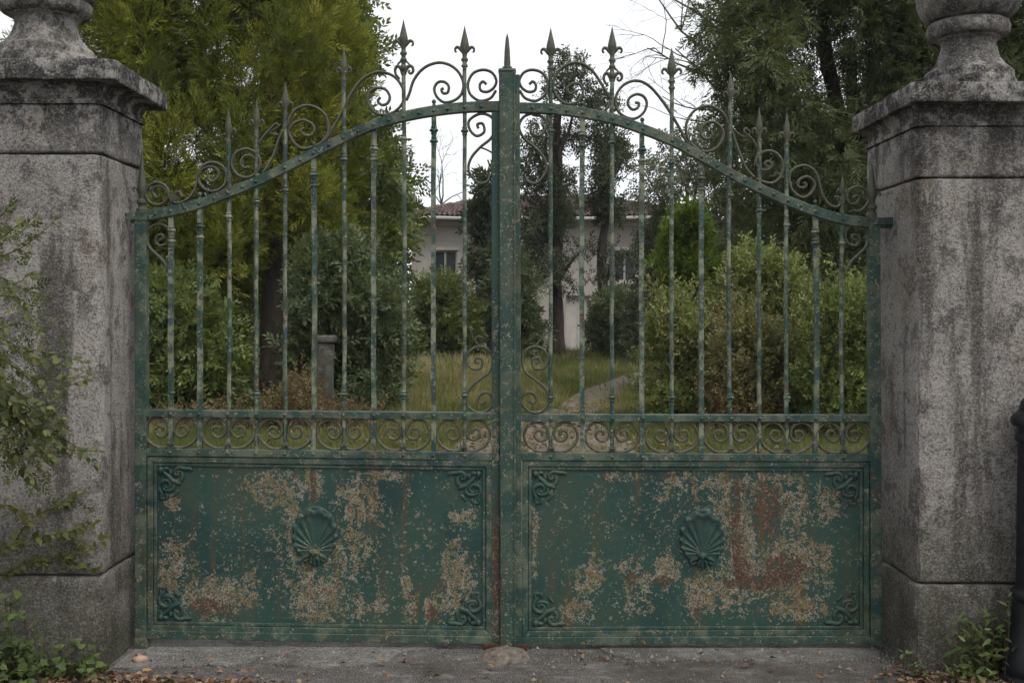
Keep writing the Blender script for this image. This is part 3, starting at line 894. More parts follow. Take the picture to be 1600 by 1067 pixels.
b = MB(); b.prism([(214, 994), (232, 994), (234, 1009), (213, 1009)], DG-0.035, DG+0.02); b.build("pivot_foot", M_bar, leafL, bevel=0.004)


# ---- lower panels with mouldings, corner scrolls and shell
def frame(leaf_or_panel, name, outer, w, d0, d1, mat, bevel=0.003):
    (x0, y0), (x1, y1), (x2, y2), (x3, y3) = outer          # tl tr br bl
    inner = [(x0+w, y0+w), (x1-w, y1+w), (x2-w, y2-w), (x3+w, y3-w)]
    names = ["top", "side", "bottom", "side"]
    for i in range(4):
        j = (i+1) % 4
        b = MB(); b.prism([outer[i], outer[j], inner[j], inner[i]], DG+d0, DG+d1)
        b.build(name, mat, leaf_or_panel, bevel=bevel)
    return inner


CORNER = [([(215, 195), (225, 160), (262, 150), (340, 150), (420, 132), (490, 165), (518, 225), (490, 268), (448, 250), (455, 208), (485, 205)], 36, 0.014),
          ([(520, 400), (430, 382), (378, 310), (385, 230), (430, 180)], 34, 0.010),
          ([(400, 430), (480, 395), (560, 370), (620, 300), (690, 240), (770, 150)], 44, 0.016),
          ([(690, 490), (635, 500), (598, 455), (612, 395), (670, 365), (745, 385), (795, 445), (790, 520), (752, 600), (770, 660), (740, 705), (700, 690)], 36, 0.014),
          ([(560, 375), (535, 450), (550, 520), (610, 545), (690, 545), (730, 500), (705, 465)], 32, 0.012),
          ([(620, 170), (670, 150), (730, 190), (770, 260)], 34, 0.012),
          ([(430, 540), (480, 590), (525, 655)], 26, 0.008), ([(640, 620), (665, 700), (690, 700)], 26, 0.008), ([(600, 170), (590, 230), (600, 290)], 34, 0.010)]


def corner(panel, cx, cy, fx, fy, k=1.0):
    """acanthus scroll bracket; (cx, cy) is the outer corner"""
    b = MB()
    for pts, w, d in CORNER:
        q = [(cx - fx*(820-a)/11.86*k, cy + fy*(b_-110)/11.86*k) for a, b_ in pts]
        path = crom([P(x, y) + Vector((0, -0.004, 0)) for x, y in q], 4)
        b.sweep(path, w/11.86/325*k, d*0.6, 8, taper=lambda u: 0.75+0.45*math.sin(math.pi*min(1, u*1.2)))
    p = P(cx - fx*5*k, cy + fy*5*k)
    b.lathe((p.x, DG-0.010, p.z), [(0.002, -0.016), (0.010, -0.012), (0.014, 0), (0.010, 0.012), (0.002, 0.016)], 10)
    return b.build("corner_scroll", M_orn, panel, smooth='all')


M_shell = gate_mat("shell_green", pxb([(492, 862, 26, 20, .13), (1097, 866, 20, 16, .08), (480, 815, 20, 20, .06)]), 0.70, sage=0.12)


def shell(panel, cx, cy, k=1.0):
    """scallop shell in an oval rim, hinge knob and trefoil below"""
    s = k/6.67/325.0*0.93
    c = P(cx, cy)
    ox, oz = c.x, c.z                      # centre of the crop square (533,533)
    def q(u, v, h): return (ox+(u-480)*s, DG-0.003-h*0.42, oz-(v-540)*s)
    b = MB()                               # back plaque
    vs = []; fs = []; N = 48
    for r_, h in ((1.0, 0.0), (0.99, 0.008), (0.94, 0.014), (0.86, 0.010)):
        for i in range(N):
            a = 2*math.pi*i/N
            vs.append(q(480+250*r_*math.cos(a), 500+330*r_*math.sin(a)*(1.0 if math.sin(a) < 0 else 0.92), h))
    for j in range(3):
        for i in range(N): fs.append((j*N+i, j*N+(i+1) % N, (j+1)*N+(i+1) % N, (j+1)*N+i))
    fs.append(tuple(3*N+i for i in range(N)))
    b.add(vs, fs)
    b.build("shell_plaque", M_orn, panel, smooth='all')
    tab = [(0, 470), (18, 455), (32, 405), (46, 340), (60, 288), (75, 245), (92, 190)]
    b = MB(); NA, NRr = 132, 14; vs = []; fs = []; ribs = 11
    for i in range(NA+1):
        th = -92 + 184*i/NA
        ph = (th+92)/184*ribs
        w = math.cos(2*math.pi*ph)         # rib crest
        L = interp(tab, abs(th))*(1.0 + 0.045*w)
        for j in range(NRr+1):
            u = 0.06 + 0.94*j/NRr
            rim = max(0, (u-0.78)/0.22)
            h = 0.012 + 0.004*u + 0.030*rim*rim*(3-2*rim) + (0.009*w*min(1, u*1.6) if abs(th) > 16 else 0.004*w*u)
            if j == NRr: h = 0.004
            a = math.radians(th)
            vs.append(q(480+L*u*math.sin(a), 668-L*u*math.cos(a), h))
    for i in range(NA):
        for j in range(NRr):
            n = NRr+1
            fs.append((i*n+j, i*n+j+1, (i+1)*n+j+1, (i+1)*n+j))
    b.add(vs, fs)
    b.build("scallop_shell", M_shell, panel, smooth='all')
    b = MB()
    p = q(480, 690, 0.018)
    b.lathe(p, [(0.002, -46*s), (45*s, -34*s), (70*s, 0), (52*s, 30*s), (0.002, 44*s)], 14, sy=0.85)
    for path in ([(430, 715), (380, 735), (350, 765), (370, 785), (400, 770), (392, 748)], [(530, 715), (580, 735), (610, 765), (590, 785), (560, 770), (568, 748)], [(480, 720), (478, 780), (482, 850)], [(470, 730), (440, 780), (450, 820)], [(490, 730), (525, 780), (515, 820)]):
        b.sweep(crom([q(u, v, 0.012) for u, v in path], 4), 22*s, 0.010, 8, taper=lambda u: 1.2-0.6*u)
    b.build("shell_knob", M_shell, panel, smooth='all')


for leaf, M_p, out4, shc in ((leafL, M_panel_l, [(231.5, 712.5), (768.5, 719.5), (768.5, 992), (231.5, 984)], (492, 841)), (leafR, M_panel_r, [(816, 719), (1357, 721), (1357, 991), (816, 993)], (1097, 846))):
    b = MB(); b.prism(out4, DG-0.002, DG+0.006); panel = b.build("panel", M_p, leaf)
    w1 = 9
    inn = frame(panel, "panel_frame", out4, w1, -0.016, -0.0025, M_bar)
    o2 = [(inn[0][0]+.6, inn[0][1]+.6), (inn[1][0]-.6, inn[1][1]+.6), (inn[2][0]-.6, inn[2][1]-.6), (inn[3][0]+.6, inn[3][1]-.6)]
    in2 = frame(panel, "panel_moulding", o2, 5.0, -0.010, -0.0027, M_bar, 0.0025)
    corner(panel, in2[0][0]+1, in2[0][1]+1, -1, 1, 1.02); corner(panel, in2[1][0]-1, in2[1][1]+1, 1, 1, 1.02)
    corner(panel, in2[2][0]-1, in2[2][1]-1, 1, -1, 1.02); corner(panel, in2[3][0]+1, in2[3][1]-1, -1, -1, 1.02)
    shell(panel, *shc)

# stop stone under the meeting stiles
sb = MB()
cx, cy = X(790, 5.08), 5.08
vs = []; fs = []; N = 18
for j, (r_, h) in enumerate(((0.125, -0.02), (0.112, 0.008), (0.085, 0.030), (0.05, 0.040), (0.02, 0.043))):
    for i in range(N):
        a = 2*math.pi*i/N
        p = Vector((cx+r_*math.cos(a), cy+0.75*r_*math.sin(a), h))
        p += Vector((0.014*fbm(p, 2, 30), 0.012*fbm(p+Vector((5, 0, 0)), 2, 30), 0.010*fbm(p, 3, 60)))
        vs.append(p)
for j in range(4):
    for i in range(N): fs.append((j*N+i, j*N+(i+1) % N, (j+1)*N+(i+1) % N, (j+1)*N+i))
fs.append(tuple(4*N+i for i in range(N)))
sb.add(vs, fs)
M_stop = flat_mat("brown_stop_stone", (0.075, 0.058, 0.046), (0.30, 0.26, 0.22), 34, 0.95, 0.1, 0.9, 0.02)
stop = thing("gate_stop", (cx, cy, 0), "small rough stone gate stop with rusty latch plate under the centre post", "gate stop")
sb.build("stone", M_stop, stop, smooth='all')
b = MB(); b.box(X(757), X(824), 5.19, 5.21, -0.004, 0.022); b.build("latch_plate", M_rust, stop, bevel=0.003)

# ------------------------------------------------------------------ black iron post at the right
M_black = flat_mat("black_cast_iron", (0.005, 0.0055, 0.007), (0.014, 0.015, 0.019), 14, 0.5, 0.35, 0.25, 0.004)
post = thing("iron_post", (X(1627, 4.76), 4.76, 0), "black cast iron bollard at the right edge in front of the stone pillar", "bollard")
cx = X(1627, 4.76)
b = MB(); b.lathe((cx, 4.76, 0), [(0.185, -0.03), (0.185, 0.02), (0.165, 0.035)], 8); b.build("base_plate", M_black, post, bevel=0.004)
pr = crom([(r_, z, 0) for r_, z in ((0.160, 0.035), (0.168, 0.07), (0.152, 0.15), (0.136, 0.21), (0.126, 0.26), (0.118, 0.32), (0.112, 0.345), (0.124, 0.36), (0.122, 0.385), (0.106, 0.40), (0.102, 0.44))], 4)
b = MB(); b.lathe((cx, 4.76, 0), [(p.x, p.y) for p in pr], 28); b.build("base", M_black, post, smooth=True)
b = MB(); b.lathe((cx, 4.76, 0), [(0.1015, 0.43), (0.099, 0.70), (0.094, 1.04)], 28); b.build("shaft", M_black, post, smooth=True)
pr = crom([(r_, z, 0) for r_, z in ((0.094, 1.035), (0.106, 1.045), (0.106, 1.065), (0.096, 1.08), (0.100, 1.10), (0.120, 1.115), (0.123, 1.14), (0.112, 1.16), (0.092, 1.175), (0.086, 1.20), (0.075, 1.225), (0.04, 1.245), (0.003, 1.25))], 4)
b = MB(); b.lathe((cx, 4.76, 0), [(max(p.x, 0.002), p.y) for p in pr], 28); b.build("head", M_black, post, smooth=True)

# ------------------------------------------------------------------ the villa behind the garden
DH = 48.0
M_plaster = flat_mat("faded_plaster", (0.34, 0.30, 0.278), (0.46, 0.412, 0.385), 0.8, 0.92, 0.1, 0.2, 0.02)
M_trim = flat_mat("pale_stone_trim", (0.42, 0.39, 0.36), (0.54, 0.50, 0.46), 2.0, 0.9, 0.1, 0.2, 0.02)
M_tile = flat_mat("old_clay_tiles", (0.060, 0.046, 0.042), (0.145, 0.110, 0.098), 2.6, 0.9, 0.1, 0.5, 0.05)
M_glass = flat_mat("dark_window_glass", (0.03, 0.036, 0.042), (0.05, 0.056, 0.062), 1.0, 0.15, 0.5, 0.0, 0.01)
M_frame = flat_mat("weathered_window_wood", (0.30, 0.29, 0.27), (0.42, 0.41, 0.39), 6, 0.8, 0.2, 0.2, 0.01)
hx0, hx1 = X(643, DH), X(1085, DH)
ze = Z(346, DH)
villa = thing("villa", ((hx0+hx1)/2, DH, 0), "abandoned pale plaster villa with brown tiled hip roof at the end of the drive", "house")
y1h = DH+9.5
wins = [(677, 714, 391, 437), (959, 993, 391, 440), (1035, 1068, 391, 440), (800, 834, 391, 440)]
doors = [(884, 921, 462, 546)]
# front wall built round its openings
b = MB()
ops = sorted([(X(a, DH), X(c, DH), Z(f, DH), Z(e, DH)) for a, c, e, f in wins + doors])
xs = hx0
for (a, c, z0, z1) in ops:
    b.box(xs, a, DH, DH+0.4, -0.3, ze)
    b.box(a, c, DH, DH+0.4, z1, ze)
    if z0 > 0.2: b.box(a, c, DH, DH+0.4, -0.3, z0)
    xs = c
b.box(xs, hx1, DH, DH+0.4, -0.3, ze)
b.box(hx0, hx0+0.4, DH+0.4, y1h, -0.3, ze); b.box(hx1-0.4, hx1, DH+0.4, y1h, -0.3, ze); b.box(hx0+0.4, hx1-0.4, y1h-0.4, y1h, -0.3, ze)
b.build("wall", M_plaster, villa)
for (a, c, e, f) in wins:
    x0, x1, z0, z1 = X(a, DH), X(c, DH), Z(f, DH), Z(e, DH)
    b = MB()
    b.box(x0, x0+0.07, DH+0.12, DH+0.2, z0, z1); b.box(x1-0.07, x1, DH+0.12, DH+0.2, z0, z1)
    b.box(x0+0.07, x1-0.07, DH+0.12, DH+0.2, z1-0.08, z1); b.box(x0+0.07, x1-0.07, DH+0.12, DH+0.2, z0, z0+0.08)
    xm = (x0+x1)/2
    b.box(xm-0.045, xm+0.045, DH+0.11, DH+0.2, z0+0.08, z1-0.08)
    w = b.build("window", M_frame, villa)
    for u0, u1 in ((x0+0.07, xm-0.045), (xm+0.045, x1-0.07)):
        b = MB(); b.box(u0, u1, DH+0.15, DH+0.17, z0+0.08, z1-0.08); b.build("pane", M_glass, w)
    b = MB(); b.box(x0-0.12, x1+0.12, DH-0.10, DH+0.118, z0-0.12, z0-0.002); b.build("sill", M_trim, w)
    b = MB(); b.box(x0-0.10, x1+0.10, DH-0.05, DH-0.002, z1+0.002, z1+0.13); b.build("lintel", M_trim, w)
for (a, c, e, f) in doors:
    b = MB(); b.box(X(a, DH), X(c, DH), DH+0.2, DH+0.26, -0.02, Z(e, DH)); d = b.build("door", M_trim, villa)
    b = MB(); b.box(X((a+c)/2, DH)-0.02, X((a+c)/2, DH)+0.02, DH+0.185, DH+0.198, 0.05, Z(e, DH)-0.05); b.build("door_joint", M_frame, d)
b = MB()
b.box(hx0-0.35, hx1+0.35, DH-0.35, DH-0.005, ze-0.02, ze+0.10); b.box(hx0-0.18, hx1+0.18, DH-0.18, DH-0.005, ze-0.20, ze-0.022)
b.build("cornice", M_trim, villa)
b = MB(); b.sweep([(hx0-0.72+(hx1-hx0+1.44)*i/20, DH-0.83, ze+0.07+0.02*math.sin(i*0.9)) for i in range(21)], 0.085, 0.085, 8, y_axis=False); b.build("gutter", M_frame, villa, smooth=True)
b = MB(); b.sweep([(X(948, DH), DH-0.80, ze+0.02), (X(948, DH), DH-0.5, ze-0.2), (X(948, DH), DH-0.12, ze-0.45), (X(948, DH), DH-0.12, -0.1)], 0.06, 0.06, 8, y_axis=False); b.build("downpipe", M_frame, villa, smooth=True)
# hip roof of barrel tiles in courses
ov = 0.75
ex0, ex1, ey0, ey1 = hx0-ov, hx1+ov, DH-ov, y1h+ov
zE = ze+0.12; zR = Z(311, DH+4.75)
rx0, rx1, ry = X(772, DH+4.75), X(930, DH+4.75), DH+4.75


def slope(A, B, C_, D_, cols, rows):
    """A-B eave, D-C ridge; corrugated barrel rows with stepped courses"""
    A, B, C_, D_ = map(Vector, (A, B, C_, D_))
    n = (B-A).cross(D_-A).normalized()
    if n.z < 0: n = -n
    vs = []; fs = []; nc = cols*4+1
    for r_ in range(rows):
        for e in (0, 1):
            v = (r_+e)/rows
            for c in range(nc):
                u = c/(nc-1)
                p = A.lerp(B, u).lerp(D_.lerp(C_, u), v)
                hgt = 0.075*abs(math.sin(math.pi*u*cols)) + (0.05 if e == 0 else 0.0) + 0.035*mnoise.noise(Vector((u*cols*0.9, r_*1.3, 0)))
                vs.append(p + n*hgt)
    for r_ in range(rows*2-1):
        for c in range(nc-1):
            fs.append((r_*nc+c, r_*nc+c+1, (r_+1)*nc+c+1, (r_+1)*nc+c))
    b = MB(); b.add(vs, fs)
    return b


rt = MB(); rt.add([(ex0, ey0, zE), (ex1, ey0, zE), (ex1, ey1, zE), (ex0, ey1, zE), (rx0, ry, zR-0.05), (rx1, ry, zR-0.05)], [(0, 1, 5, 4), (1, 2, 5), (2, 3, 4, 5), (3, 0, 4), (3, 2, 1, 0)])
roof = rt.build("roof", M_tile, villa)
for A, B, C_, D_, cols in (((ex0, ey0, zE+.02), (ex1, ey0, zE+.02), (rx1, ry, zR), (rx0, ry, zR), 62), ((ex0, ey1, zE+.02), (ex0, ey0, zE+.02), (rx0, ry, zR), (rx0, ry, zR), 44), ((ex1, ey0, zE+.02), (ex1, ey1, zE+.02), (rx1, ry, zR), (rx1, ry, zR), 44)):
    slope(A, B, C_, D_, cols, 15).build("roof_tiles", M_tile, roof, kind="stuff")
for a, c in (((ex0, ey0, zE+.06), (rx0, ry, zR+.06)), ((ex1, ey0, zE+.06), (rx1, ry, zR+.06)), ((rx0, ry, zR+.06), (rx1, ry, zR+.06))):
    b = MB(); a, c = Vector(a), Vector(c)
    b.sweep([a.lerp(c, i/24)+Vector((0, 0, 0.03*math.sin(i*2.1))) for i in range(25)], 0.13, 0.13, 8, y_axis=False); b.build("ridge_cap", M_tile, roof, smooth=True)

# old stone post and slabs in the garden
M_oldstone = flat_mat("mossy_garden_stone", (0.035, 0.036, 0.026), (0.15, 0.14, 0.125), 9, 0.95, 0.1, 0.9, 0.04)
DP = 16.5
px0 = X(508, DP)
gp = thing("garden_post", (px0, DP, 0), "short mossy stone post in front of the dark laurel bush", "stone post")
b = MB(); rough_rings(b, px0, DP, zr(-0.05, Z(536, DP), 0.06, 0.13, 0.13, 0.02), 8, 0.014, 3, rnd=0.03); b.build("shaft", M_oldstone, gp, smooth='all')
b = MB(); rough_rings(b, px0, DP, zr(Z(536, DP)+0.004, Z(524, DP), 0.03, 0.165, 0.165, 0.02), 8, 0.014, 4, rnd=0.03); b.build("cap", M_oldstone, gp, smooth='all')

# ------------------------------------------------------------------ foliage
def diamond(base, d, n, L, W, fold=0.25):
    """one leaf: a rhomb folded along its rib (4 points, 2 triangles)"""
    d = d.normalized(); s = d.cross(n).normalized(); n = s.cross(d)
    return [base, base+d*L*0.45+s*W*0.5+n*W*fold, base+d*L, base+d*L*0.45-s*W*0.5+n*W*fold]


def template(kind, seed):
    r = random.Random(seed); V = []; T = []
    def leaf(base, d, n, L, W, fold=0.25):
        i = len(V)
        V.extend(diamond(Vector(base), Vector(d), Vector(n), L, W, fold))
        T.extend([(i, i+1, i+2), (i, i+2, i+3)])
    if kind == 'thuja':                 # flat fan-like frond
        for k in range(7):
            t = 0.04+0.115*k; sg = 1 if k % 2 else -1
            a = rad(r.uniform(30, 52))*sg
            leaf((t, 0, -0.12*t*t), (math.cos(a), math.sin(a), r.uniform(-0.25, 0.2)), (0, 0, 1), 0.46*(1-0.5*t)*r.uniform(.8, 1.2), 0.12)
        leaf((0.0, 0, 0), (1, 0, -0.05), (0, 0, 1), 0.6, 0.07)
        leaf((0.55, 0, -0.03), (1, 0, -0.25), (0, 0, 1), 0.48, 0.11)
    elif kind == 'plume':               # feathery drooping plume of thin leaflets
        for k in range(9):
            t = 0.02+0.095*k; sg = 1 if k % 2 else -1
            a = rad(r.uniform(24, 46))*sg
            leaf((t, 0.01*sg, -0.22*t*t), (math.cos(a), math.sin(a), r.uniform(-0.35, 0.25)), (r.uniform(-.4, .4), r.uniform(-.4, .4), 1), 0.44*(1-0.45*t)*r.uniform(.75, 1.25), 0.072, 0.15)
        leaf((0.55, 0, -0.07), (1, 0, -0.45), (0, 0, 1), 0.5, 0.075)
    elif kind == 'spray':               # finer hanging cypress spray
        for k in range(8):
            t = 0.1*k; sg = 1 if k % 2 else -1
            a = rad(r.uniform(20, 42))*sg
            leaf((t, 0, -0.2*t*t), (math.cos(a), math.sin(a), r.uniform(-0.5, 0.1)), (0, 0.2, 1), 0.42*r.uniform(.7, 1.2), 0.075)
        leaf((0.6, 0, -0.08), (1, 0, -0.5), (0, 0, 1), 0.45, 0.09)
    elif kind == 'broad':               # twig with alternate oval leaves
        for k in range(7):
            t = 0.1+0.12*k; sg = 1 if k % 2 else -1
            a = rad(r.uniform(35, 75))*sg
            leaf((t, 0, 0), (math.cos(a), math.sin(a), r.uniform(-0.35, 0.45)), (r.uniform(-.4, .4), r.uniform(-.4, .4), 1), 0.36*r.uniform(.75, 1.2), 0.17, 0.2)
        leaf((0.9, 0, 0), (1, 0, 0.1), (0, 0, 1), 0.36, 0.17)
    elif kind == 'small':               # dense twig with many small leaves
        for k in range(10):
            t = 0.05+0.09*k; an = k*2.4
            leaf((t, 0, 0), (0.7, 0.75*math.cos(an), 0.75*math.sin(an)), (r.uniform(-.6, .6), r.uniform(-.6, .6), 1), 0.25*r.uniform(.7, 1.25), 0.13, 0.2)
    elif kind == 'needle':              # tuft of needles
        for k in range(14):
            an = k*2.4; o = 0.2+0.9*r.random()
            leaf((0.25*r.random(), 0, 0), (1, o*math.cos(an), o*math.sin(an)), (r.random(), r.random(), 1), r.uniform(0.6, 1.0), 0.05, 0.1)
    elif kind == 'grass':               # tuft of blades (axis +X is up)
        for k in range(7):
            an = k*2.4+r.random(); o = r.uniform(0.1, 0.5)
            leaf((0, 0.10*math.cos(an), 0.10*math.sin(an)), (1, o*math.cos(an), o*math.sin(an)), (0, math.sin(an), -math.cos(an)), r.uniform(0.55, 1.0), 0.055, 0.1)
    elif kind == 'stalk':
        for k in range(5):
            an = k*2.4+r.random(); o = r.uniform(0.05, 0.3)
            leaf((0, 0.1*math.cos(an), 0.1*math.sin(an)), (1, o*math.cos(an), o*math.sin(an)), (0, math.sin(an), -math.cos(an)), r.uniform(0.6, 1.0), 0.03, 0.1)
    elif kind == 'litter':
        for k in range(1):
            leaf((-0.5, 0, 0), (1, 0, r.uniform(-.1, .1)), (0, 0, 1), 1.0, 0.55, 0.35)
    return np.array([tuple(v) for v in V], dtype=np.float64), np.array(T, dtype=np.int64)


TPL = {k: [template(k, s) for s in range(4)] for k in ('thuja', 'spray', 'broad', 'small', 'needle', 'plume', 'grass', 'stalk', 'litter')}


def leaf_cloud(name, kind, pos, dirs, size, mat, parent=None, up=None, tint=None, knd=None):
    """thousands of sprigs as one mesh; dirs = growing direction of every sprig"""
    pos = np.asarray(pos); N = len(pos)
    dirs = unit(np.asarray(dirs)); size = np.broadcast_to(np.asarray(size, dtype=float), (N,))
    h = unit(NR.normal(size=(N, 3))) if up is None else unit(np.asarray(up)+0.5*NR.normal(size=(N, 3)))
    s = unit(np.cross(h, dirs)); n = np.cross(dirs, s)
    vv = []; tt = []; rr = []; base = 0
    which = NR.integers(0, 4, N)
    tint = NR.random(N) if tint is None else np.asarray(tint)
    for k in range(4):
        idx = np.nonzero(which == k)[0]
        if len(idx) == 0: continue
        V, T = TPL[kind][k]
        M = np.stack([dirs[idx], s[idx], n[idx]], axis=1)          # rows: axes
        W = np.einsum('vk,nkj->nvj', V, M)*size[idx][:, None, None] + pos[idx][:, None, :]
        vv.append(W.reshape(-1, 3))
        tt.append((T[None, :, :] + (np.arange(len(idx))*len(V))[:, None, None]).reshape(-1, 3) + base)
        lt = np.repeat(NR.uniform(-0.16, 0.16, (len(idx), len(V)//4)), 4, axis=1)
        rr.append(np.clip(tint[idx][:, None]+lt, 0, 1).reshape(-1))
        base += len(idx)*len(V)
    v = np.concatenate(vv); t = np.concatenate(tt); r_ = np.concatenate(rr)
    if parent: v = v - np.array(world_loc(parent))
    me = bpy.data.meshes.new(name)
    me.vertices.add(len(v)); me.vertices.foreach_set("co", v.astype(np.float32).ravel())
    me.loops.add(t.size); me.loops.foreach_set("vertex_index", t.astype(np.int32).ravel())
    me.polygons.add(len(t)); me.polygons.foreach_set("loop_start", np.arange(0, t.size, 3, dtype=np.int32))
    me.update(calc_edges=True)
    a = me.attributes.new("rnd", 'FLOAT', 'POINT'); a.data.foreach_set("value", r_.astype(np.float32))
    me.materials.append(mat)
    o = link(name, me, parent)
    if knd: o["kind"] = knd
    return o


def crown(blobs, n, shell=(0.55, 1.0), outw=1.0, upb=0.3, jit=0.45, front=None):
    """sample points in a set of ellipsoids (x, y, z, rx, ry, rz), thicker towards their skin"""
    B = np.array(blobs, dtype=float)
    w = (B[:, 3]*B[:, 5])**0.9; w /= w.sum()
    idx = NR.choice(len(B), n, p=w)
    d = unit(NR.normal(size=(n, 3)))
    if front is not None:                              # more leaves on the side that the drive can see
        flip = (d[:, 1] > 0) & (NR.random(n) < front)
        d[flip, 1] *= -1
    r_ = NR.uniform(shell[0], shell[1], n)[:, None]
    p = B[idx, :3] + d*B[idx, 3:6]*r_
    dirs = d*outw + NR.normal(size=(n, 3))*jit + np.array([0, 0, upb])
    return p, dirs, idx


def limb_path(a, b, sag=0.0, n=8, wob=0.06):
    a, b = Vector(a), Vector(b); L = (b-a).length
    pts = []
    for i in range(n+1):
        t = i/n
        p = a.lerp(b, t) + Vector((R.uniform(-1, 1), R.uniform(-1, 1), R.uniform(-.5, .5)))*wob*L*math.sin(math.pi*t)*0.5
        p.z += sag*L*math.sin(math.pi*t)
        pts.append(p)
    return pts


def trunk(parent, base, top, r0, r1, mat, limbs=(), name="trunk", wob=0.03):
    b = MB()
    path = crom(limb_path(base, top, 0, 6, wob), 3)
    b.sweep(path, r0, r0, 12, taper=lambda u: (1.35-0.35*min(1, u*8))*(1+(r1/r0-1)*u), y_axis=False)
    b.v = [Vector(v)+Vector((1, 1, 0))*(0.12*r0*fbm(Vector(v), 2, 5)) for v in b.v]
    o = b.build(name, mat, parent, smooth='all')
    for (a, c, rr) in limbs:
        b = MB(); b.sweep(crom(limb_path(a, c, 0.05, 5, 0.10), 3), rr, rr, 7, taper=lambda u: 1-0.75*u, y_axis=False)
        b.build("limb", mat, parent, smooth='all')
    return o


M_bark = flat_mat("dark_bark", (0.030, 0.024, 0.020), (0.075, 0.060, 0.050), 5, 0.95, 0.1, 0.9, 0.06, stretch=(1, 1, 0.25))
M_barkg = flat_mat("grey_bark", (0.050, 0.045, 0.040), (0.105, 0.092, 0.080), 5, 0.95, 0.1, 0.9, 0.06, stretch=(1, 1, 0.25))
M_twig = flat_mat("brown_twig", (0.045, 0.034, 0.022), (0.085, 0.066, 0.042), 30, 0.9, 0.1, 0.2, 0.002)
L_thuja = leaf_mat("golden_thuja", [(0.0, (0.044, 0.060, 0.013)), (0.4, (0.105, 0.132, 0.018)), (0.75, (0.235, 0.245, 0.030)), (1.0, (0.400, 0.375, 0.060))], 0.6, 0.33, 0.2)
L_privet = leaf_mat("green_privet", [(0.0, (0.046, 0.069, 0.021)), (0.5, (0.098, 0.132, 0.034)), (1.0, (0.190, 0.218, 0.048))], 0.45, 0.38, 0.4)
L_laurel = leaf_mat("dark_laurel", [(0.0, (0.042, 0.060, 0.028)), (0.5, (0.079, 0.106, 0.048)), (1.0, (0.156, 0.186, 0.096))], 0.55, 0.25, 0.2)
L_cypress = leaf_mat("dark_cypress", [(0.0, (0.034, 0.046, 0.021)), (0.5, (0.069, 0.087, 0.037)), (0.85, (0.115, 0.136, 0.053)), (1.0, (0.167, 0.182, 0.069))], 0.6, 0.25, 0.2)
L_pine = leaf_mat("dark_pine", [(0.0, (0.026, 0.035, 0.022)), (0.6, (0.051, 0.064, 0.035)), (1.0, (0.088, 0.101, 0.046))], 0.6, 0.2, 0.2)
L_hedge = leaf_mat("brown_green_hedge", [(0.0, (0.088, 0.106, 0.033)), (0.4, (0.175, 0.206, 0.062)), (0.75, (0.294, 0.325, 0.106)), (1.0, (0.362, 0.325, 0.144))], 0.5, 0.3, 0.35)
L_olive = leaf_mat("grey_olive", [(0.0, (0.060, 0.070, 0.045)), (0.6, (0.105, 0.118, 0.078)), (1.0, (0.160, 0.170, 0.120))], 0.5, 0.3, 0.3)
L_bright = leaf_mat("bright_young_leaves", [(0.0, (0.060, 0.105, 0.012)), (0.6, (0.110, 0.180, 0.020)), (1.0, (0.180, 0.250, 0.040))], 0.5, 0.4, 0.3)
L_grass = leaf_mat("meadow_grass_blades", [(0.0, (0.081, 0.109, 0.029)), (0.4, (0.155, 0.172, 0.052)), (0.7, (0.253, 0.230, 0.098)), (1.0, (0.460, 0.368, 0.207))], 0.6, 0.35, 0.2)
L_dry = leaf_mat("dry_weeds", [(0.0, (0.090, 0.055, 0.032)), (0.5, (0.150, 0.105, 0.060)), (1.0, (0.220, 0.170, 0.095))], 0.7, 0.3, 0.1)
L_litter = leaf_mat("fallen_leaves", [(0.0, (0.070, 0.040, 0.026)), (0.5, (0.150, 0.085, 0.055)), (0.85, (0.260, 0.170, 0.115)), (1.0, (0.330, 0.240, 0.150))], 0.7, 0.1, 0.2)


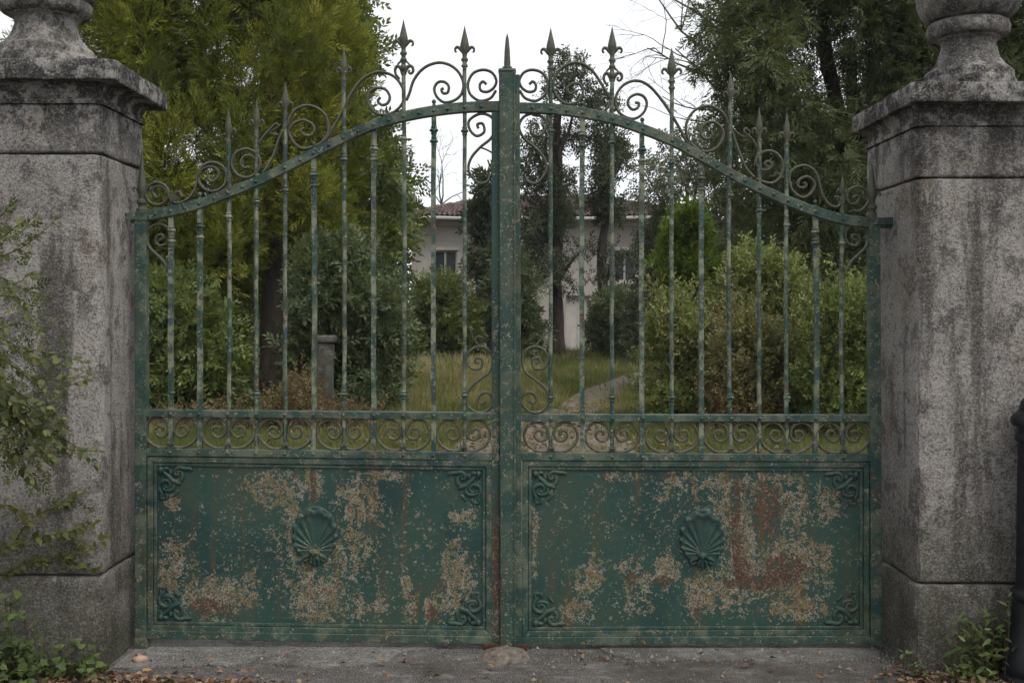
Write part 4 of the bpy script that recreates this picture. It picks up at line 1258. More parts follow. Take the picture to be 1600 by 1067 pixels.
# ---- golden thuja behind the left leaf
def thuja_tree():
    D = 20.5
    bx, by = X(432, D), D
    root = thing("thuja_tree", (bx, by, 0), "huge golden green thuja with feathery fronds behind the left gate leaf", "tree")
    trunk(root, (bx, by, -0.1), (bx-0.2, by+0.3, 9.0), 0.27, 0.07, M_bark)
    trunk(root, (bx+0.42, by+0.5, -0.1), (bx+0.5, by+0.4, 6.0), 0.15, 0.05, M_bark)
    trunk(root, (bx-2.4, by-0.2, -0.1), (bx-2.2, by, 7.5), 0.14, 0.05, M_bark)
    cx, cy = X(285, D), D+0.4
    bl = []
    for k in range(240):
        z = 1.55 + 9.0*(k/240)**0.92
        Rm = interp([(1.2, 2.6), (2.4, 3.0), (4.0, 3.2), (6.5, 3.0), (9.0, 2.2), (11, 0.6)], z)
        a = k*2.39996
        inner = k % 4 == 0
        rr = Rm*(R.uniform(0.20, 0.62) if inner else R.uniform(0.82, 1.05))
        x = cx+rr*math.cos(a); y = cy+rr*0.8*math.sin(a)
        zb = z + 0.7*max(0, (x-cx)/3.0) + R.uniform(-.2, .2)
        if abs(x-bx-0.1) < 0.75 and y < by+0.6 and zb < 2.9: zb = R.uniform(2.8, 3.6)
        f = 2.2 if inner else 1.0
        bl.append((x, y, zb, f*R.uniform(0.20, 0.34), f*R.uniform(0.20, 0.34), (0.8 if inner else 1.0)*R.uniform(0.55, 1.05)))
    p, d, i = crown(bl, 37000, (0.45, 1.10), 0.7, 0.50, 0.24, front=0.25)
    tn = NR.random(len(bl))[i]*0.6 + NR.random(len(i))*0.4
    leaf_cloud("fronds", 'plume', p, d, NR.uniform(0.22, 0.44, len(p)), L_thuja, root, tint=tn)
    # hanging inner branches down to the trunk
    limbs = [((bx, by, 2.2+0.5*k), (bl[k*17][0], bl[k*17][1], bl[k*17][2]), 0.05) for k in range(14)]
    b = MB()
    for a, c, rr in limbs: b.sweep(limb_path(a, Vector(a).lerp(Vector(c), 0.7)+Vector((0, 0, 0.5)), -0.06, 6, 0.2), rr*0.6, rr*0.6, 6, taper=lambda u: 1-0.8*u, y_axis=False)
    b.build("limbs", M_bark, root, smooth='all', kind="stuff")


thuja_tree()


def broad_tree(name, label, cat, px, D, blobs, n, kind, mat, size, bark, trunk_r, top_py, upb=0.1, group=None, base_px=None, shell=(0.5, 1.05), part="crown", front=0.5, jit=0.5):
    """blobs in photograph pixels at distance D: (px, py, rpx, rpy, depth offset, depth radius m)"""
    s = D/F
    bx = X(base_px if base_px else px, D)
    root = thing(name, (bx, D, 0), label, cat, group)
    B = [(X(a, D), D+dd, Z(c, D), r1*s, dr, r2*s) for a, c, r1, r2, dd, dr in blobs]
    lim = []
    tz = Z(top_py, D)
    for q in B[::max(1, len(B)//9)]:
        h = max(0.3, min(tz*0.8, q[2]-0.6))
        lim.append(((bx+(X(px, D)-bx)*h/max(tz, 1), D, h*0.8), q[:3], trunk_r*0.4))
    trunk(root, (bx, D, -0.1), (X(px, D), D, tz), trunk_r, trunk_r*0.3, bark, lim)
    p, d, i = crown(B, n, shell, 0.8, upb, jit, front)
    k = p[:, 2] > 0.03
    p, d, i = p[k], d[k], i[k]
    tn = NR.random(len(B))[i]*0.45 + NR.random(len(i))*0.55
    leaf_cloud(part, kind, p, d, NR.uniform(size*0.7, size*1.3, len(p)), mat, root, tint=tn)
    return root


def blobset(n, fx, seed, rr=(30, 60), dep=(0.6, 0.9), squash=1.0):
    """random clumps inside an outline; fx(py) -> (left, right) limits, py range from fx.lo to fx.hi"""
    r = random.Random(seed); outb = []
    lo, hi = fx[0][0], fx[-1][0]
    for k in range(n):
        py = lo+(hi-lo)*(k+0.5)/n
        l = interp([(a, b) for a, b, c in fx], py); rt = interp([(a, c) for a, b, c in fx], py)
        rad_ = min(r.uniform(*rr), max(8, (rt-l)/2))
        px = r.uniform(l+rad_*0.8, rt-rad_*0.8) if rt-l > 1.7*rad_ else (l+rt)/2
        outb.append((px, py+r.uniform(-20, 20), rad_, rad_*r.uniform(0.7, 1.1)*squash, r.uniform(-dep[0], dep[0]), r.uniform(0.6, 1.0)*dep[1]))
    return outb


# ---- trees and shrubs, roughly from the back to the front
broad_tree("pine_tree", "tall dark pine left of the pair before the villa, its trunk beside the centre post", "tree", 868, 41, blobset(30, [(100, 876, 890), (135, 845, 935), (190, 825, 950), (260, 808, 915), (340, 805, 895), (400, 812, 885), (440, 820, 875)], 21, (13, 24), (1.2, 0.9)) + [(905, 395, 14, 12, -.4, .5), (890, 450, 12, 9, -.3, .4), (925, 430, 9, 8, -.3, .4)], 2500, 'small', L_pine, 0.46, M_bark, 0.30, 180, 0.0, "pines before the villa", jit=0.8)
broad_tree("pine_tree", "thinner dark pine right of the pair before the villa, trunk between two bars", "tree", 944, 42, blobset(16, [(190, 930, 965), (240, 905, 985), (290, 905, 995), (330, 915, 985)], 22, (10, 19), (1.0, 0.7)) + [(960, 400, 12, 14, 0, .5), (925, 385, 9, 9, 0, .4), (962, 450, 10, 12, 0, .4)], 1250, 'small', L_pine, 0.48, M_bark, 0.27, 230, 0.0, "pines before the villa", jit=0.8)
broad_tree("evergreen_tree", "small dark evergreen with drooping twigs before the villa window, left of the centre post", "tree", 766, 40, blobset(20, [(285, 755, 785), (310, 748, 790), (360, 735, 795), (420, 735, 795), (500, 722, 795)], 23, (10, 22), (0.8, 0.7)), 2300, 'broad', L_pine, 0.5, M_bark, 0.14, 300, 0.0, jit=0.8)
broad_tree("olive_tree", "pale grey green olive tree right of the villa roof", "tree", 1075, 33, blobset(60, [(222, 1050, 1130), (255, 990, 1170), (290, 968, 1180), (335, 985, 1180), (380, 1040, 1180), (450, 1060, 1170)], 24, (11, 24), (1.6, 1.0)), 3000, 'small', L_olive, 0.38, M_barkg, 0.16, 280, 0.1, jit=0.7)
broad_tree("garden_shrub", "rounded green shrub below the villa window, left of the centre post", "shrub", 690, 36, blobset(28, [(446, 672, 718), (470, 652, 738), (510, 645, 745), (560, 645, 750)], 25, (14, 26), (0.9, 0.8)), 3000, 'broad', L_privet, 0.42, M_bark, 0.06, 470)
broad_tree("garden_shrub", "dull green shrub at the foot of the villa behind the centre post", "shrub", 812, 37, blobset(16, [(430, 775, 835), (500, 760, 845), (560, 760, 848)], 26, (14, 24), (0.8, 0.7)), 1900, 'broad', L_laurel, 0.42, M_bark, 0.06, 470)
broad_tree("garden_shrub", "low dark shrub under the right pine at the villa wall", "shrub", 950, 38, blobset(16, [(455, 925, 985), (500, 930, 1000), (558, 925, 1010)], 27, (14, 24), (0.8, 0.7)), 1900, 'broad', L_laurel, 0.42, M_bark, 0.06, 480)
broad_tree("garden_shrub", "tall grey green shrub between the villa and the clipped hedge", "shrub", 1015, 34, blobset(20, [(375, 1000, 1035), (420, 985, 1060), (500, 980, 1065), (575, 985, 1065)], 28, (14, 28), (0.9, 0.8)), 2400, 'small', L_olive, 0.45, M_bark, 0.06, 440)
broad_tree("sapling", "bright yellow green sapling above the hedge in the right gate leaf", "tree", 1072, 26, blobset(26, [(352, 1060, 1085), (385, 1035, 1105), (430, 1028, 1108), (470, 1035, 1105)], 29, (11, 22), (0.6, 0.5)), 2600, 'broad', L_bright, 0.34, M_barkg, 0.05, 370, 0.3)
broad_tree("privet_tree", "tall mid green privet tree whose edge meets the white sky left of the gate centre", "tree", 545, 25, blobset(120, [(-160, 430, 545), (0, 430, 572), (60, 430, 585), (110, 430, 602), (150, 430, 588), (190, 430, 580), (230, 440, 620), (290, 450, 648), (340, 460, 662), (390, 470, 648), (460, 490, 625)], 30, (20, 40), (1.8, 1.0)), 11000, 'broad', L_privet, 0.40, M_bark, 0.17, 60, -0.1, base_px=560)
broad_tree("laurel_bush", "rounded dark glossy laurel bush beside the drive in the left gate leaf", "bush", 540, 18.2, blobset(52, [(410, 470, 600), (450, 452, 635), (520, 448, 648), (590, 455, 640), (648, 470, 620)], 31, (28, 46), (0.7, 0.7)), 5200, 'broad', L_laurel, 0.27, M_bark, 0.05, 480, 0.25)
broad_tree("yew_tree", "broad dark evergreen leaning over the right pillar", "tree", 1330, 20, blobset(230, [(-190, 1110, 1720), (-60, 1095, 1720), (10, 1092, 1700), (60, 1072, 1700), (120, 1066, 1680), (180, 1085, 1660), (235, 1120, 1640), (300, 1142, 1600), (400, 1148, 1560), (500, 1150, 1540)], 32, (34, 62), (1.9, 1.2), 1.15) + [(1285+13*k, -40+(k*53) % 260, 40, 46, -1.0, 0.9) for k in range(14)], 33000, 'plume', L_cypress, 0.36, M_bark, 0.26, 60, -0.55, part="crown", jit=0.4, shell=(0.4, 1.05))
broad_tree("shade_bush", "shadowy green bush with trailing leaves under the thuja, left of its trunk", "bush", 300, 17.5, blobset(60, [(455, 215, 350), (500, 215, 365), (580, 215, 385), (650, 215, 385)], 33, (26, 44), (0.7, 0.7)), 5200, 'broad', L_privet, 0.27, M_bark, 0.04, 520, -0.3)
broad_tree("young_bush", "loose yellow green shrub rising above the clipped hedge", "bush", 1178, 16.2, blobset(44, [(412, 1150, 1200), (438, 1118, 1240), (470, 1110, 1262), (520, 1115, 1262)], 34, (18, 32), (0.4, 0.4)), 3300, 'small', L_hedge, 0.24, M_twig, 0.03, 430, 0.5)


# ---- overgrown shrubs of the old hedge right of the drive
L_hedgeb = leaf_mat("brownish_hedge", [(0.0, (0.091, 0.091, 0.036)), (0.4, (0.169, 0.176, 0.065)), (0.75, (0.267, 0.247, 0.104)), (1.0, (0.325, 0.234, 0.143))], 0.5, 0.3, 0.3)
L_hedged = leaf_mat("fresh_green_hedge", [(0.0, (0.058, 0.081, 0.026)), (0.4, (0.124, 0.163, 0.046)), (0.75, (0.221, 0.267, 0.072)), (1.0, (0.338, 0.370, 0.117))], 0.5, 0.33, 0.3)
GRP = "overgrown shrubs right of the drive"
broad_tree("hedge_shrub", "rounded light green shrub with ragged top beside the gravel drive", "shrub", 1050, 16.4, blobset(40, [(486, 1020, 1085), (515, 1003, 1105), (570, 998, 1112), (648, 1002, 1115)], 51, (22, 40), (0.5, 0.5)), 5200, 'small', L_hedge, 0.21, M_twig, 0.035, 500, 0.5, GRP, shell=(0.35, 1.1))
broad_tree("hedge_shrub", "brownish ragged shrub in the middle of the right gate leaf, below the yellow green one", "shrub", 1165, 15.6, blobset(40, [(505, 1120, 1225), (540, 1108, 1240), (600, 1105, 1235), (648, 1110, 1230)], 52, (22, 38), (0.5, 0.5)), 4600, 'small', L_hedgeb, 0.20, M_twig, 0.035, 520, 0.4, GRP, shell=(0.35, 1.1))
broad_tree("hedge_shrub", "dense fresh green shrub against the right hinge stile", "shrub", 1310, 14.4, blobset(52, [(478, 1270, 1385), (505, 1245, 1400), (560, 1240, 1400), (655, 1245, 1400)], 53, (24, 42), (0.5, 0.5)), 6000, 'small', L_hedged, 0.19, M_twig, 0.035, 480, 0.5, GRP, shell=(0.35, 1.1))
# long stray shoots standing out of the shrubs
for (x0, x1, y0, D, nn, mt, host) in ((1005, 1100, 484, 16.3, 26, L_hedge, 0), (1120, 1235, 490, 15.5, 26, L_hedgeb, 1), (1250, 1375, 466, 14.3, 34, L_hedged, 2)):
    root = [o for o in COL.objects if o.name.startswith("hedge_shrub") and o.parent is None][host]
    b = MB(); q = []; dv = []
    for k in range(nn):
        px = R.uniform(x0, x1); a = P(px, y0+R.uniform(10, 70), D+R.uniform(-0.4, 0.2)); e = a+Vector((R.uniform(-.18, .18), R.uniform(-.15, .1), R.uniform(0.3, 0.75)))
        pth = limb_path(a, e, 0, 7, 0.12)
        b.sweep(pth, 0.005, 0.005, 4, taper=lambda u: 1-0.6*u, y_axis=False)
        for i_ in range(2, 8):
            q.append(tuple(pth[i_])); t_ = (pth[i_]-pth[i_-1]).normalized(); dv.append(tuple(t_*0.8+Vector((R.gauss(0, .5), R.gauss(0, .5), R.gauss(0, .3)))))
    b.build("shoots", M_twig, root, kind="stuff")
    leaf_cloud("shoot_leaves", 'small', np.array(q), np.array(dv), NR.uniform(0.10, 0.18, len(q)), mt, root, knd="stuff")

# ---- leafless tree high above the right leaf
def bare_tree(name, label, base, tips, r0, seed, mat):
    rr = random.Random(seed)
    root = thing(name, base, label, "tree")
    b = MB()
    def grow(p, d, L, r_, depth):
        q = [p]; dd = d.normalized()
        for k in range(5):
            dd = (dd + Vector((rr.uniform(-1, 1), rr.uniform(-1, 1), rr.uniform(-1, 1)))*0.22).normalized()
            q.append(q[-1]+dd*L/5)
        b.sweep(q, r_, r_, 5 if depth > 1 else 7, taper=lambda u: 1-0.55*u, y_axis=False)
        if depth < 4:
            for k in range(2 if depth < 1 else 3):
                t = rr.randint(2, 5)
                nd = (dd*0.7 + Vector((rr.uniform(-1, 1), rr.uniform(-1, 1), rr.uniform(-0.7, 0.7)))*0.8)
                grow(q[t], nd, L*rr.uniform(0.5, 0.75), r_*0.5, depth+1)
    for (a, c, r_) in tips:
        a, c = Vector(a), Vector(c)
        grow(a, c-a, (c-a).length, r_, 0)
    b.build("branches", mat, root, smooth='all')
    tb = trunk(root, base, tips[0][0], r0, r0*0.5, mat)
    return root


D = 27.0
hub = P(1135, 150, D)
bare_tree("bare_tree", "leafless tree reaching thin twigs over the white sky above the right leaf", (X(1160, D), D, -0.1),
          [(hub, P(1035, 95, D), 0.035), (P(1140, 100, D), P(1000, 20, D), 0.04), (P(1135, 130, D), P(1010, 70, D), 0.03), (P(1130, 170, D), P(1030, 160, D), 0.025), (P(1140, 60, D), P(1040, -30, D), 0.04), (P(1130, 190, D), P(1040, 200, D), 0.02), (P(1120, 120, D), P(1010, 120, D), 0.025)], 0.16, 5, M_barkg)
D = 44.0
bare_tree("bare_tree", "faint thin leafless tree behind the villa roof left of the centre post", (X(690, 62), 62, -0.1),
          [((X(690, 62), 62, Z(318, 62)), P(680, 265, 62), 0.05), ((X(690, 62), 62, Z(318, 62)), P(705, 255, 62), 0.05), ((X(690, 62), 62, Z(320, 62)), P(662, 280, 62), 0.04), ((X(690, 62), 62, Z(320, 62)), P(725, 285, 62), 0.04)], 0.16, 9, M_barkg)

# ---- far woodland that closes the garden left and right of the villa
p = []; B = []
for k in range(150):
    sx = R.choice((-1, 1))
    x = sx*R.uniform(9, 46) if sx > 0 else -R.uniform(6, 46)
    y = R.uniform(34, 62) + (6 if abs(x) < 14 else 0)
    r_ = R.uniform(1.2, 2.6)
    B.append((x, y, R.uniform(0.4, 6.5), r_, r_, r_*R.uniform(0.8, 1.3)))
pp, dd, ii = crown(B, 8000, (0.5, 1.05), 0.8, 0.0, 0.6, 0.7)
k = pp[:, 2] > 0
o = leaf_cloud("distant_woodland", 'broad', pp[k], dd[k], NR.uniform(1.0, 1.6, k.sum()), L_cypress, None, knd="stuff")
tag(o, "dark wood closing the garden behind the villa on both sides")

# ---- meadow grass and weeds
def scatter(n, D0, D1, fx):
    """ground points, even in the picture: fx(D) -> (px_left, px_right)"""
    u = NR.random(n); D = 1/((1-u)/D0 + u/D1)
    l, r_ = fx
    px = l+(r_-l)*NR.random(n)
    return np.stack([(px-800)*D/F, D, np.full(n, -0.02)], 1)


n = 33000
p = scatter(n, 10.5, 47, (230, 1380))
nz = np.array([fbm(Vector((a*0.9, b_*0.35, 3)), 4, 1.0) for a, b_, c in p])
pxs = p[:, 0]/p[:, 1]*F+800; pys = 490+F*H/p[:, 1]
def on_drive(px, py):
    l = np.interp(py, [583, 594, 612, 640, 655, 672, 700, 735], [985, 955, 905, 862, 800, 745, 705, 700]); r_ = np.interp(py, [575, 590, 612, 634, 655, 690, 735], [1050, 1020, 985, 945, 930, 985, 1010])
    return (px > l) & (px < r_) & (py > 578)
keep = ~(on_drive(pxs, pys) & (NR.random(n) < 0.90))
straw = np.clip(1.3-np.abs(pxs-700)/110, 0, 1)*np.clip(1.3-np.abs(pys-590)/48, 0, 1)
near = np.clip((19-p[:, 1])/6, 0, 1)
tn = np.clip(0.36+nz*1.1-near*0.10+straw*0.50+NR.normal(0, 0.15, n), 0, 1)
sz = (0.10+0.006*p[:, 1])*NR.uniform(0.6, 1.3, n)*(1+straw*0.6)*(1-0.35*near)
d = NR.normal(size=(n, 3))*0.18+np.array([0, 0, 1])
o = leaf_cloud("meadow_grass", 'grass', p[keep], d[keep], sz[keep], L_grass, None, tint=tn[keep], knd="stuff")
tag(o, "uneven green and straw coloured meadow grass")
# dry brown weeds by the thuja and the hedge foot
q = []
for (px, py, w, h, m) in ((470, 615, 34, 40, 420), (540, 642, 60, 22, 260), (440, 642, 60, 20, 260), (1130, 615, 36, 50, 600), (1195, 630, 50, 30, 500), (330, 645, 90, 22, 220)):
    D = 15.6
    for k in range(m):
        q.append((X(px+R.gauss(0, w*0.5), D), D+R.uniform(-0.9, 0.3), max(-0.02, Z(py+R.gauss(0, h*0.45), D)-0.12)))
q = np.array(q)
o = leaf_cloud("dry_weeds", 'small', q, NR.normal(size=q.shape)*0.4+np.array([0, 0, 1]), NR.uniform(0.14, 0.26, len(q)), L_dry, None, knd="stuff")
tag(o, "brown dry weeds among the hedge and tree foot")

# ------------------------------------------------------------------ plants with single leaves near the camera
def leaf_mesh(name, L, W, mat, bend=0.15, lobes=False):
    prof = [(0, 0), (0.10, 0.30), (0.30, 0.50), (0.52, 0.46), (0.78, 0.24), (1.0, 0.0)]
    if lobes: prof = [(0, 0), (-0.04, 0.30), (0.12, 0.52), (0.34, 0.36), (0.52, 0.42), (0.74, 0.18), (1.0, 0.0)]
    vs = []; fs = []
    for (u, w) in prof: vs.append((u*L, 0, -bend*L*u*u))
    n = len(prof)
    for sg in (1, -1):
        for (u, w) in prof[1:-1]: vs.append((u*L, sg*w*W, 0.10*W-bend*L*u*u + 0.05*W*math.sin(9*u)))
    for si in (0, 1):
        o = n+si*(n-2)
        for i in range(n-1):
            a = [i, i+1]
            e = ([o+i] if i+1 <= n-2 else []) ; f = ([o+i-1] if i >= 1 else [])
            poly = a + e + f
            if len(poly) >= 3: fs.append(tuple(poly if si == 0 else reversed(poly)))
    me = bpy.data.meshes.new(name); me.from_pydata(vs, [], fs); me.materials.append(mat)
    me.polygons.foreach_set("use_smooth", [True]*len(me.polygons)); me.update()
    return me


def obj_leaf_mat(name, stops, trans=0.35):
    t = NT(name)
    oi = t.t.nodes.new("ShaderNodeObjectInfo")
    c = t.cramp(oi.outputs["Random"], stops)
    c = t.mix(t.ramp(t.noise(60, 4, 0.6), 0.45, 0.7, 0, 0.35), c, tuple(k*0.6 for k in stops[0][1]))
    p_ = t.principled(c, 0.5, 0.3)
    tr = t.t.nodes.new("ShaderNodeBsdfTranslucent"); t.put(tr.inputs[0], c)
    m = t.t.nodes.new("ShaderNodeMixShader"); m.inputs[0].default_value = trans
    t.t.links.new(p_, m.inputs[1]); t.t.links.new(tr.outputs[0], m.inputs[2])
    return t.done(m.outputs[0])


O_vine = obj_leaf_mat("vine_leaves", [(0.0, (0.055, 0.072, 0.024)), (0.5, (0.100, 0.120, 0.036)), (1.0, (0.175, 0.180, 0.055))])
L_vine = leaf_mat("vine_foliage", [(0.0, (0.045, 0.060, 0.018)), (0.5, (0.085, 0.105, 0.030)), (1.0, (0.160, 0.170, 0.050))], 0.5, 0.35, 0.3)
O_ivy = obj_leaf_mat("ivy_leaves", [(0.0, (0.032, 0.052, 0.016)), (0.6, (0.062, 0.090, 0.024)), (1.0, (0.115, 0.145, 0.038))], 0.25)
O_creep = obj_leaf_mat("creeper_leaves", [(0.0, (0.065, 0.080, 0.020)), (0.6, (0.105, 0.115, 0.028)), (1.0, (0.160, 0.150, 0.035))])
O_fall = obj_leaf_mat("dead_leaves", [(0.0, (0.14, 0.080, 0.050)), (0.5, (0.26, 0.165, 0.110)), (1.0, (0.36, 0.26, 0.18))], 0.1)
ME_vine = [leaf_mesh("vine_leaf", 0.046, 0.032, O_vine, 0.2), leaf_mesh("vine_leaf_long", 0.052, 0.027, O_vine, 0.35), leaf_mesh("vine_leaf_small", 0.032, 0.022, O_vine, 0.1)]
ME_ivy = [leaf_mesh("ivy_leaf", 0.046, 0.042, O_ivy, 0.2, True), leaf_mesh("ivy_leaf_wide", 0.038, 0.040, O_ivy, 0.3, True)]
ME_creep = [leaf_mesh("creeper_leaf", 0.034, 0.026, O_creep, 0.2), leaf_mesh("creeper_leaf_long", 0.040, 0.024, O_creep, 0.2)]
ME_weed = [leaf_mesh("weed_leaf", 0.055, 0.018, O_ivy, 0.4), leaf_mesh("weed_leaf_short", 0.040, 0.017, O_ivy, 0.2)]


def put_leaf(root, me, p, d, nrm, s=1.0, name="leaf"):
    d = Vector(d).normalized(); nrm = Vector(nrm)
    y = nrm.cross(d)
    if y.length < 1e-5: y = d.orthogonal()
    y.normalize(); z = d.cross(y)
    o = link(name, me, root)
    M = Matrix(((d.x, y.x, z.x), (d.y, y.y, z.y), (d.z, y.z, z.z))).to_4x4()
    o.matrix_local = Matrix.Translation(Vector(p)-world_loc(root)) @ M @ Matrix.Scale(s, 4)
    return o


def vine(label, name, cat, branches, D, meshes, gap, rad_=0.0028, spread=0.55, toward=0.0, sc=(0.7, 1.25), group=None, fill=None):
    """branches traced in pixels at distance D; leaves alternate along them"""
    f = P(*branches[0][0], D)
    root = thing(name, (f.x, D, 0), label, cat, group)
    b = MB(); cnt = 0
    for br in branches:
        dd = D+R.uniform(-0.05, 0.05)
        path = crom([P(a, c, dd)+Vector((0, R.uniform(-0.02, 0.02)-toward*i, 0)) for i, (a, c) in enumerate(br)], 8)
        b.sweep(path, rad_, rad_, 6, taper=lambda u: 1.2-0.75*u, y_axis=False)
        acc = 0; sg = 1
        for i in range(1, len(path)):
            seg = path[i]-path[i-1]; acc += seg.length
            if acc >= gap:
                acc = R.uniform(-0.3, 0.2)*gap; sg = -sg
                t = seg.normalized()
                side = t.cross(Vector((0, 1, 0)))*sg
                d_ = t*R.uniform(0.3, 0.9)+side*spread*R.uniform(0.5, 1.6)+Vector((0, R.uniform(-0.6, 0.4), R.uniform(-0.55, 0.10)))
                put_leaf(root, R.choice(meshes), path[i], d_, Vector((R.uniform(-.6, .6), -0.6+R.uniform(-.3, .3), 0.7+R.uniform(-.4, .3))), R.uniform(*sc))
        put_leaf(root, R.choice(meshes), path[-1], path[-1]-path[-3], (0, -0.5, 0.8), R.uniform(*sc))
    b.build("stem", M_twig, root, smooth='all', kind=None)
    if fill:
        q = []; dv = []
        for br in branches:
            pth = crom([P(a, c, D+0.03) for a, c in br], 8)
            for i in range(1, len(pth)):
                if pth[i].x > X(fill[1], D): continue
                for e in range(fill[0]):
                    q.append(tuple(pth[i]+Vector((R.gauss(0, 0.03), R.uniform(-0.03, 0.12), R.gauss(-0.01, 0.035)))))
                    t_ = (pth[i]-pth[i-1]).normalized()
                    dv.append(tuple(t_*0.6+Vector((R.gauss(0, 0.5), R.gauss(-0.2, 0.5), R.gauss(-0.2, 0.5)))))
        leaf_cloud("foliage", 'broad', np.array(q), np.array(dv), NR.uniform(0.040, 0.075, len(q)), L_vine, root, knd="stuff")
    return root


# leafy shrub reaching in from the left in front of the pillar
BR1 = [[(-60, 420), (0, 400), (45, 382), (86, 345)], [(-50, 380), (0, 372), (30, 352), (60, 338)], [(-60, 440), (-10, 432), (25, 442), (48, 428)], [(-50, 470), (0, 462), (35, 470), (44, 490)], [(-40, 350), (-10, 345), (12, 330)]]
BR2 = [[(-60, 520), (0, 536), (60, 548), (134, 566)], [(-60, 555), (0, 564), (66, 592), (130, 588)], [(-60, 590), (0, 600), (40, 622), (96, 652)], [(-50, 630), (0, 640), (50, 660), (100, 698), (152, 706)], [(-50, 660), (0, 672), (40, 690), (80, 714)], [(-40, 575), (10, 610), (30, 650), (60, 700)], [(-50, 610), (0, 622), (55, 630), (84, 640)], [(-50, 690), (0, 700), (30, 716), (52, 748)], [(-50, 540), (-5, 580), (10, 640), (15, 700)], [(-55, 500), (0, 512), (30, 505), (60, 520)], [(-60, 645), (-10, 655), (25, 645), (70, 672)]]
BR2 += [[(a+R.uniform(-14, 10), b_+R.uniform(-16, 22)) for a, b_ in br] for br in BR2[:8]]
vine("leafy shrub twigs with pale green leaves reaching across the middle of the left pillar", "shrub_branches", "shrub", BR2, 4.45, ME_vine, 0.0160, sc=(0.5, 0.95), fill=(1, 70))
vine("young shoots with light green leaves at the left frame edge, upper group", "shrub_branches", "shrub", BR1, 4.50, ME_vine, 0.016, sc=(0.5, 0.95), fill=(1, 45))
BR3 = [[(-20, 870), (20, 850), (60, 838), (110, 830), (150, 815)], [(20, 850), (50, 810), (90, 790), (120, 775)], [(60, 838), (90, 860), (120, 880), (150, 890)], [(-20, 800), (10, 790), (40, 805)], [(0, 900), (40, 880), (85, 872), (120, 858)], [(90, 830), (120, 845), (140, 860), (165, 838)]]
vine("creeper with yellowish leaves clinging low on the left pillar", "wall_creeper", "creeper", BR3, 4.845, ME_creep, 0.0125, 0.002, fill=(1, 110))


def patch(name, label, cat, boxes, meshes, n, mat_stem, up=0.6, sc=(0.6, 1.2), group=None):
    """low leafy patch on the ground; boxes = (px0, px1, D0, D1, height)"""
    x0, x1, d0, d1, h = boxes[0]
    root = thing(name, (X((x0+x1)/2, d0), (d0+d1)/2, 0), label, cat, group)
    b = MB()
    for k in range(n):
        x0, x1, d0, d1, h = R.choice(boxes)
        D = R.uniform(d0, d1); px = R.uniform(x0, x1)
        z = max(0.006, h*R.random()**1.3*(1-0.3*abs((px-(x0+x1)/2)/(x1-x0))))
        p = Vector((X(px, D), D, z))
        put_leaf(root, R.choice(meshes), p, (R.uniform(-1, 1), R.uniform(-1.2, 0.5), R.uniform(-0.3, up)), (R.uniform(-.5, .5), -0.5, 0.9), R.uniform(*sc))
        if k % 3 == 0:
            b.sweep([Vector((p.x+R.uniform(-.04, .04), p.y+R.uniform(0, .03), -0.01)), Vector((p.x, p.y+0.01, z*0.6)), p], 0.0016, 0.0016, 5, y_axis=False)
    b.build("stems", mat_stem, root, kind="stuff")
    return root


patch("ground_ivy", "dark green ivy spreading over the ground at the foot of the left pillar", "ivy", [(-20, 70, 4.62, 4.86, 0.26), (0, 150, 4.70, 4.86, 0.16), (60, 165, 4.72, 4.86, 0.09), (-10, 40, 4.6, 4.8, 0.45), (-15, 60, 4.6, 4.8, 0.2)], ME_ivy, 300, M_twig)
patch("weed_clump", "green leafy weeds at the right pillar foot beside the iron bollard", "weeds", [(1495, 1590, 4.70, 4.86, 0.32), (1480, 1560, 4.68, 4.86, 0.20), (1530, 1600, 4.7, 4.86, 0.40), (1510, 1580, 4.72, 4.86, 0.28)], ME_weed, 300, M_twig, 0.9)
patch("small_weeds", "sparse small weeds at the right pillar's near corner", "weeds", [(1380, 1450, 4.74, 4.88, 0.07), (1410, 1430, 4.78, 4.86, 0.13), (1440, 1520, 4.7, 4.8, 0.05)], ME_weed, 70, M_twig, 1.1, (0.4, 0.8))

# fallen leaves: a carpet of litter and a few that lie apart
q = []
for k in range(1500):
    r_ = R.random()
    if r_ < 0.5: px, D = R.gauss(250, 85), 4.60+abs(R.gauss(0, 0.075))
    elif r_ < 0.65: px, D = R.uniform(0, 200), R.uniform(4.6, 4.85)
    elif r_ < 0.93: px, D = R.gauss(1490, 55), R.uniform(4.6, 4.84)
    else: px, D = R.uniform(150, 1500), R.uniform(4.6, 5.15)
    q.append((X(px, D), D, R.uniform(0.004, 0.022)))
for k in range(3000):
    D = R.uniform(10, 20); q.append((X(R.uniform(420, 1250), D), D, R.uniform(0.01, 0.05)))
q = np.array(q)
d = NR.normal(size=q.shape)*np.array([1, 1, 0.18])
o = leaf_cloud("leaf_litter", 'litter', q, d, NR.uniform(0.018, 0.046, len(q))*np.where(q[:, 1] > 6, 2.2, 1.0), L_litter, None, up=np.tile([0, 0, 1.0], (len(q), 1)), knd="stuff")
tag(o, "brown fallen leaves littering the ground")
b = MB(); sx, sy = X(220, GD(1030)), GD(1033)
rough_rings(b, sx, sy, [(0.030, 0.02, -0.006), (0.042, 0.026, 0.004), (0.040, 0.024, 0.020), (0.026, 0.014, 0.032)], 6, 0.012, 4.4, rnd=0.012)
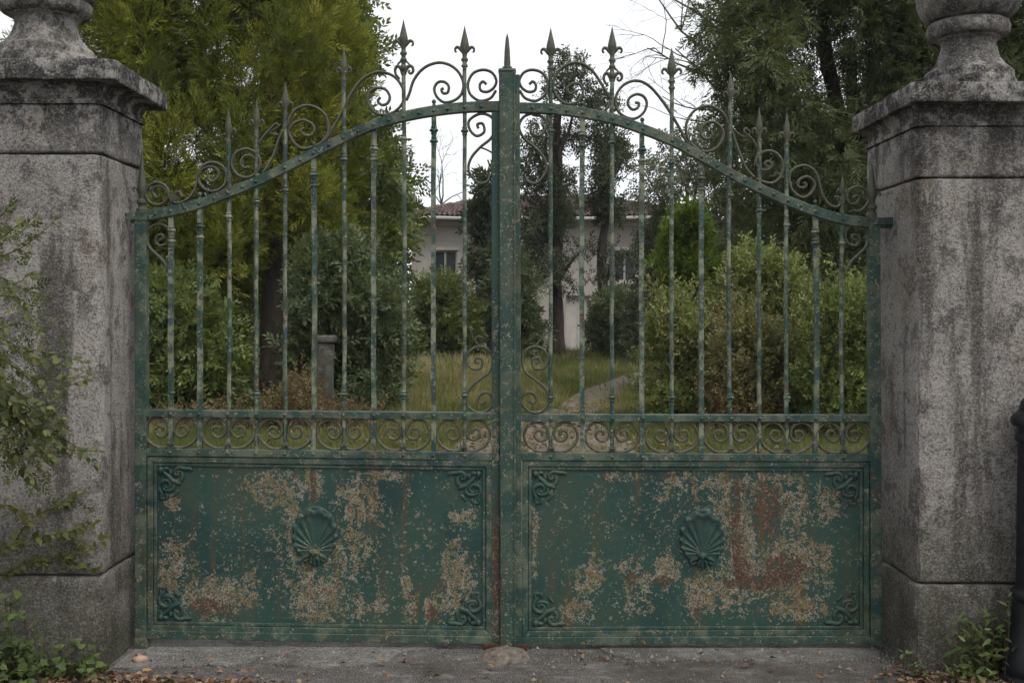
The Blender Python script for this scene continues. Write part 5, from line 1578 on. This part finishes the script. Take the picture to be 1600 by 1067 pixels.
tag(b.build("loose_stone", flat_mat("pinkish_stone", (0.30, 0.19, 0.14), (0.42, 0.29, 0.22), 20), None, smooth='all'), "small pinkish stone lying by the foot of the left pillar", "stone")
me = leaf_mesh("yellow_leaf", 0.045, 0.03, flat_mat("ochre_leaf", (0.30, 0.17, 0.035), (0.40, 0.26, 0.06), 40), 0.25)
for (px, py, rz, lb) in ((222, 1053, 0.4, "ochre fallen leaf lying among the brown litter near the left pillar"), (770, 1047, 1.9, "yellow fallen leaf lying on the asphalt below the gate stop")):
    o = link("fallen_leaf", me); o.location = (X(px, GD(py)), GD(py), 0.016); o.rotation_euler = (0.1, -0.15, rz)
    tag(o, lb, "leaf", "single fallen leaves")

# grit and pebbles on the worn apron, twigs under the gate
b = MB()
for k in range(900):
    D = 4.55+0.85*R.random(); px = R.uniform(150, 1440)
    if R.random() < 0.5: D = 5.0+abs(R.gauss(0, 0.12))
    r_ = R.uniform(0.0016, 0.0055) if R.random() < 0.93 else R.uniform(0.006, 0.011)
    x, y = X(px, D), D
    a0 = R.uniform(0, 6.28)
    ring_ = [(x+r_*R.uniform(0.7, 1.3)*math.cos(a0+i*1.2566), y+r_*R.uniform(0.7, 1.3)*math.sin(a0+i*1.2566), 0.0) for i in range(5)]
    b.add(ring_ + [(x, y, 0.004+r_*R.uniform(0.7, 1.2)), (x, y, -0.004)], [(i, (i+1) % 5, 5) for i in range(5)] + [((i+1) % 5, i, 6) for i in range(5)])
o = b.build("grit", flat_mat("mixed_grit", (0.07, 0.062, 0.055), (0.30, 0.28, 0.26), 60), None, kind="stuff")
tag(o, "loose grit and pebbles on the worn apron")

# thin haze added over garden and street to fade distance and lift shadows
b = MB(); b.box(-405, 405, -205, 805, -1.05, 16.0)
t = bpy.data.materials.new("shadow_lift_haze"); t.use_nodes = True
nt = t.node_tree; nt.nodes.clear()
vo = nt.nodes.new("ShaderNodeOutputMaterial"); vp = nt.nodes.new("ShaderNodeVolumePrincipled")
vp.inputs["Color"].default_value = (0.86, 0.89, 0.93, 1); vp.inputs["Density"].default_value = 0.0004
nt.links.new(vp.outputs[0], vo.inputs["Volume"])
tag(b.build("haze", t), kind="stuff")
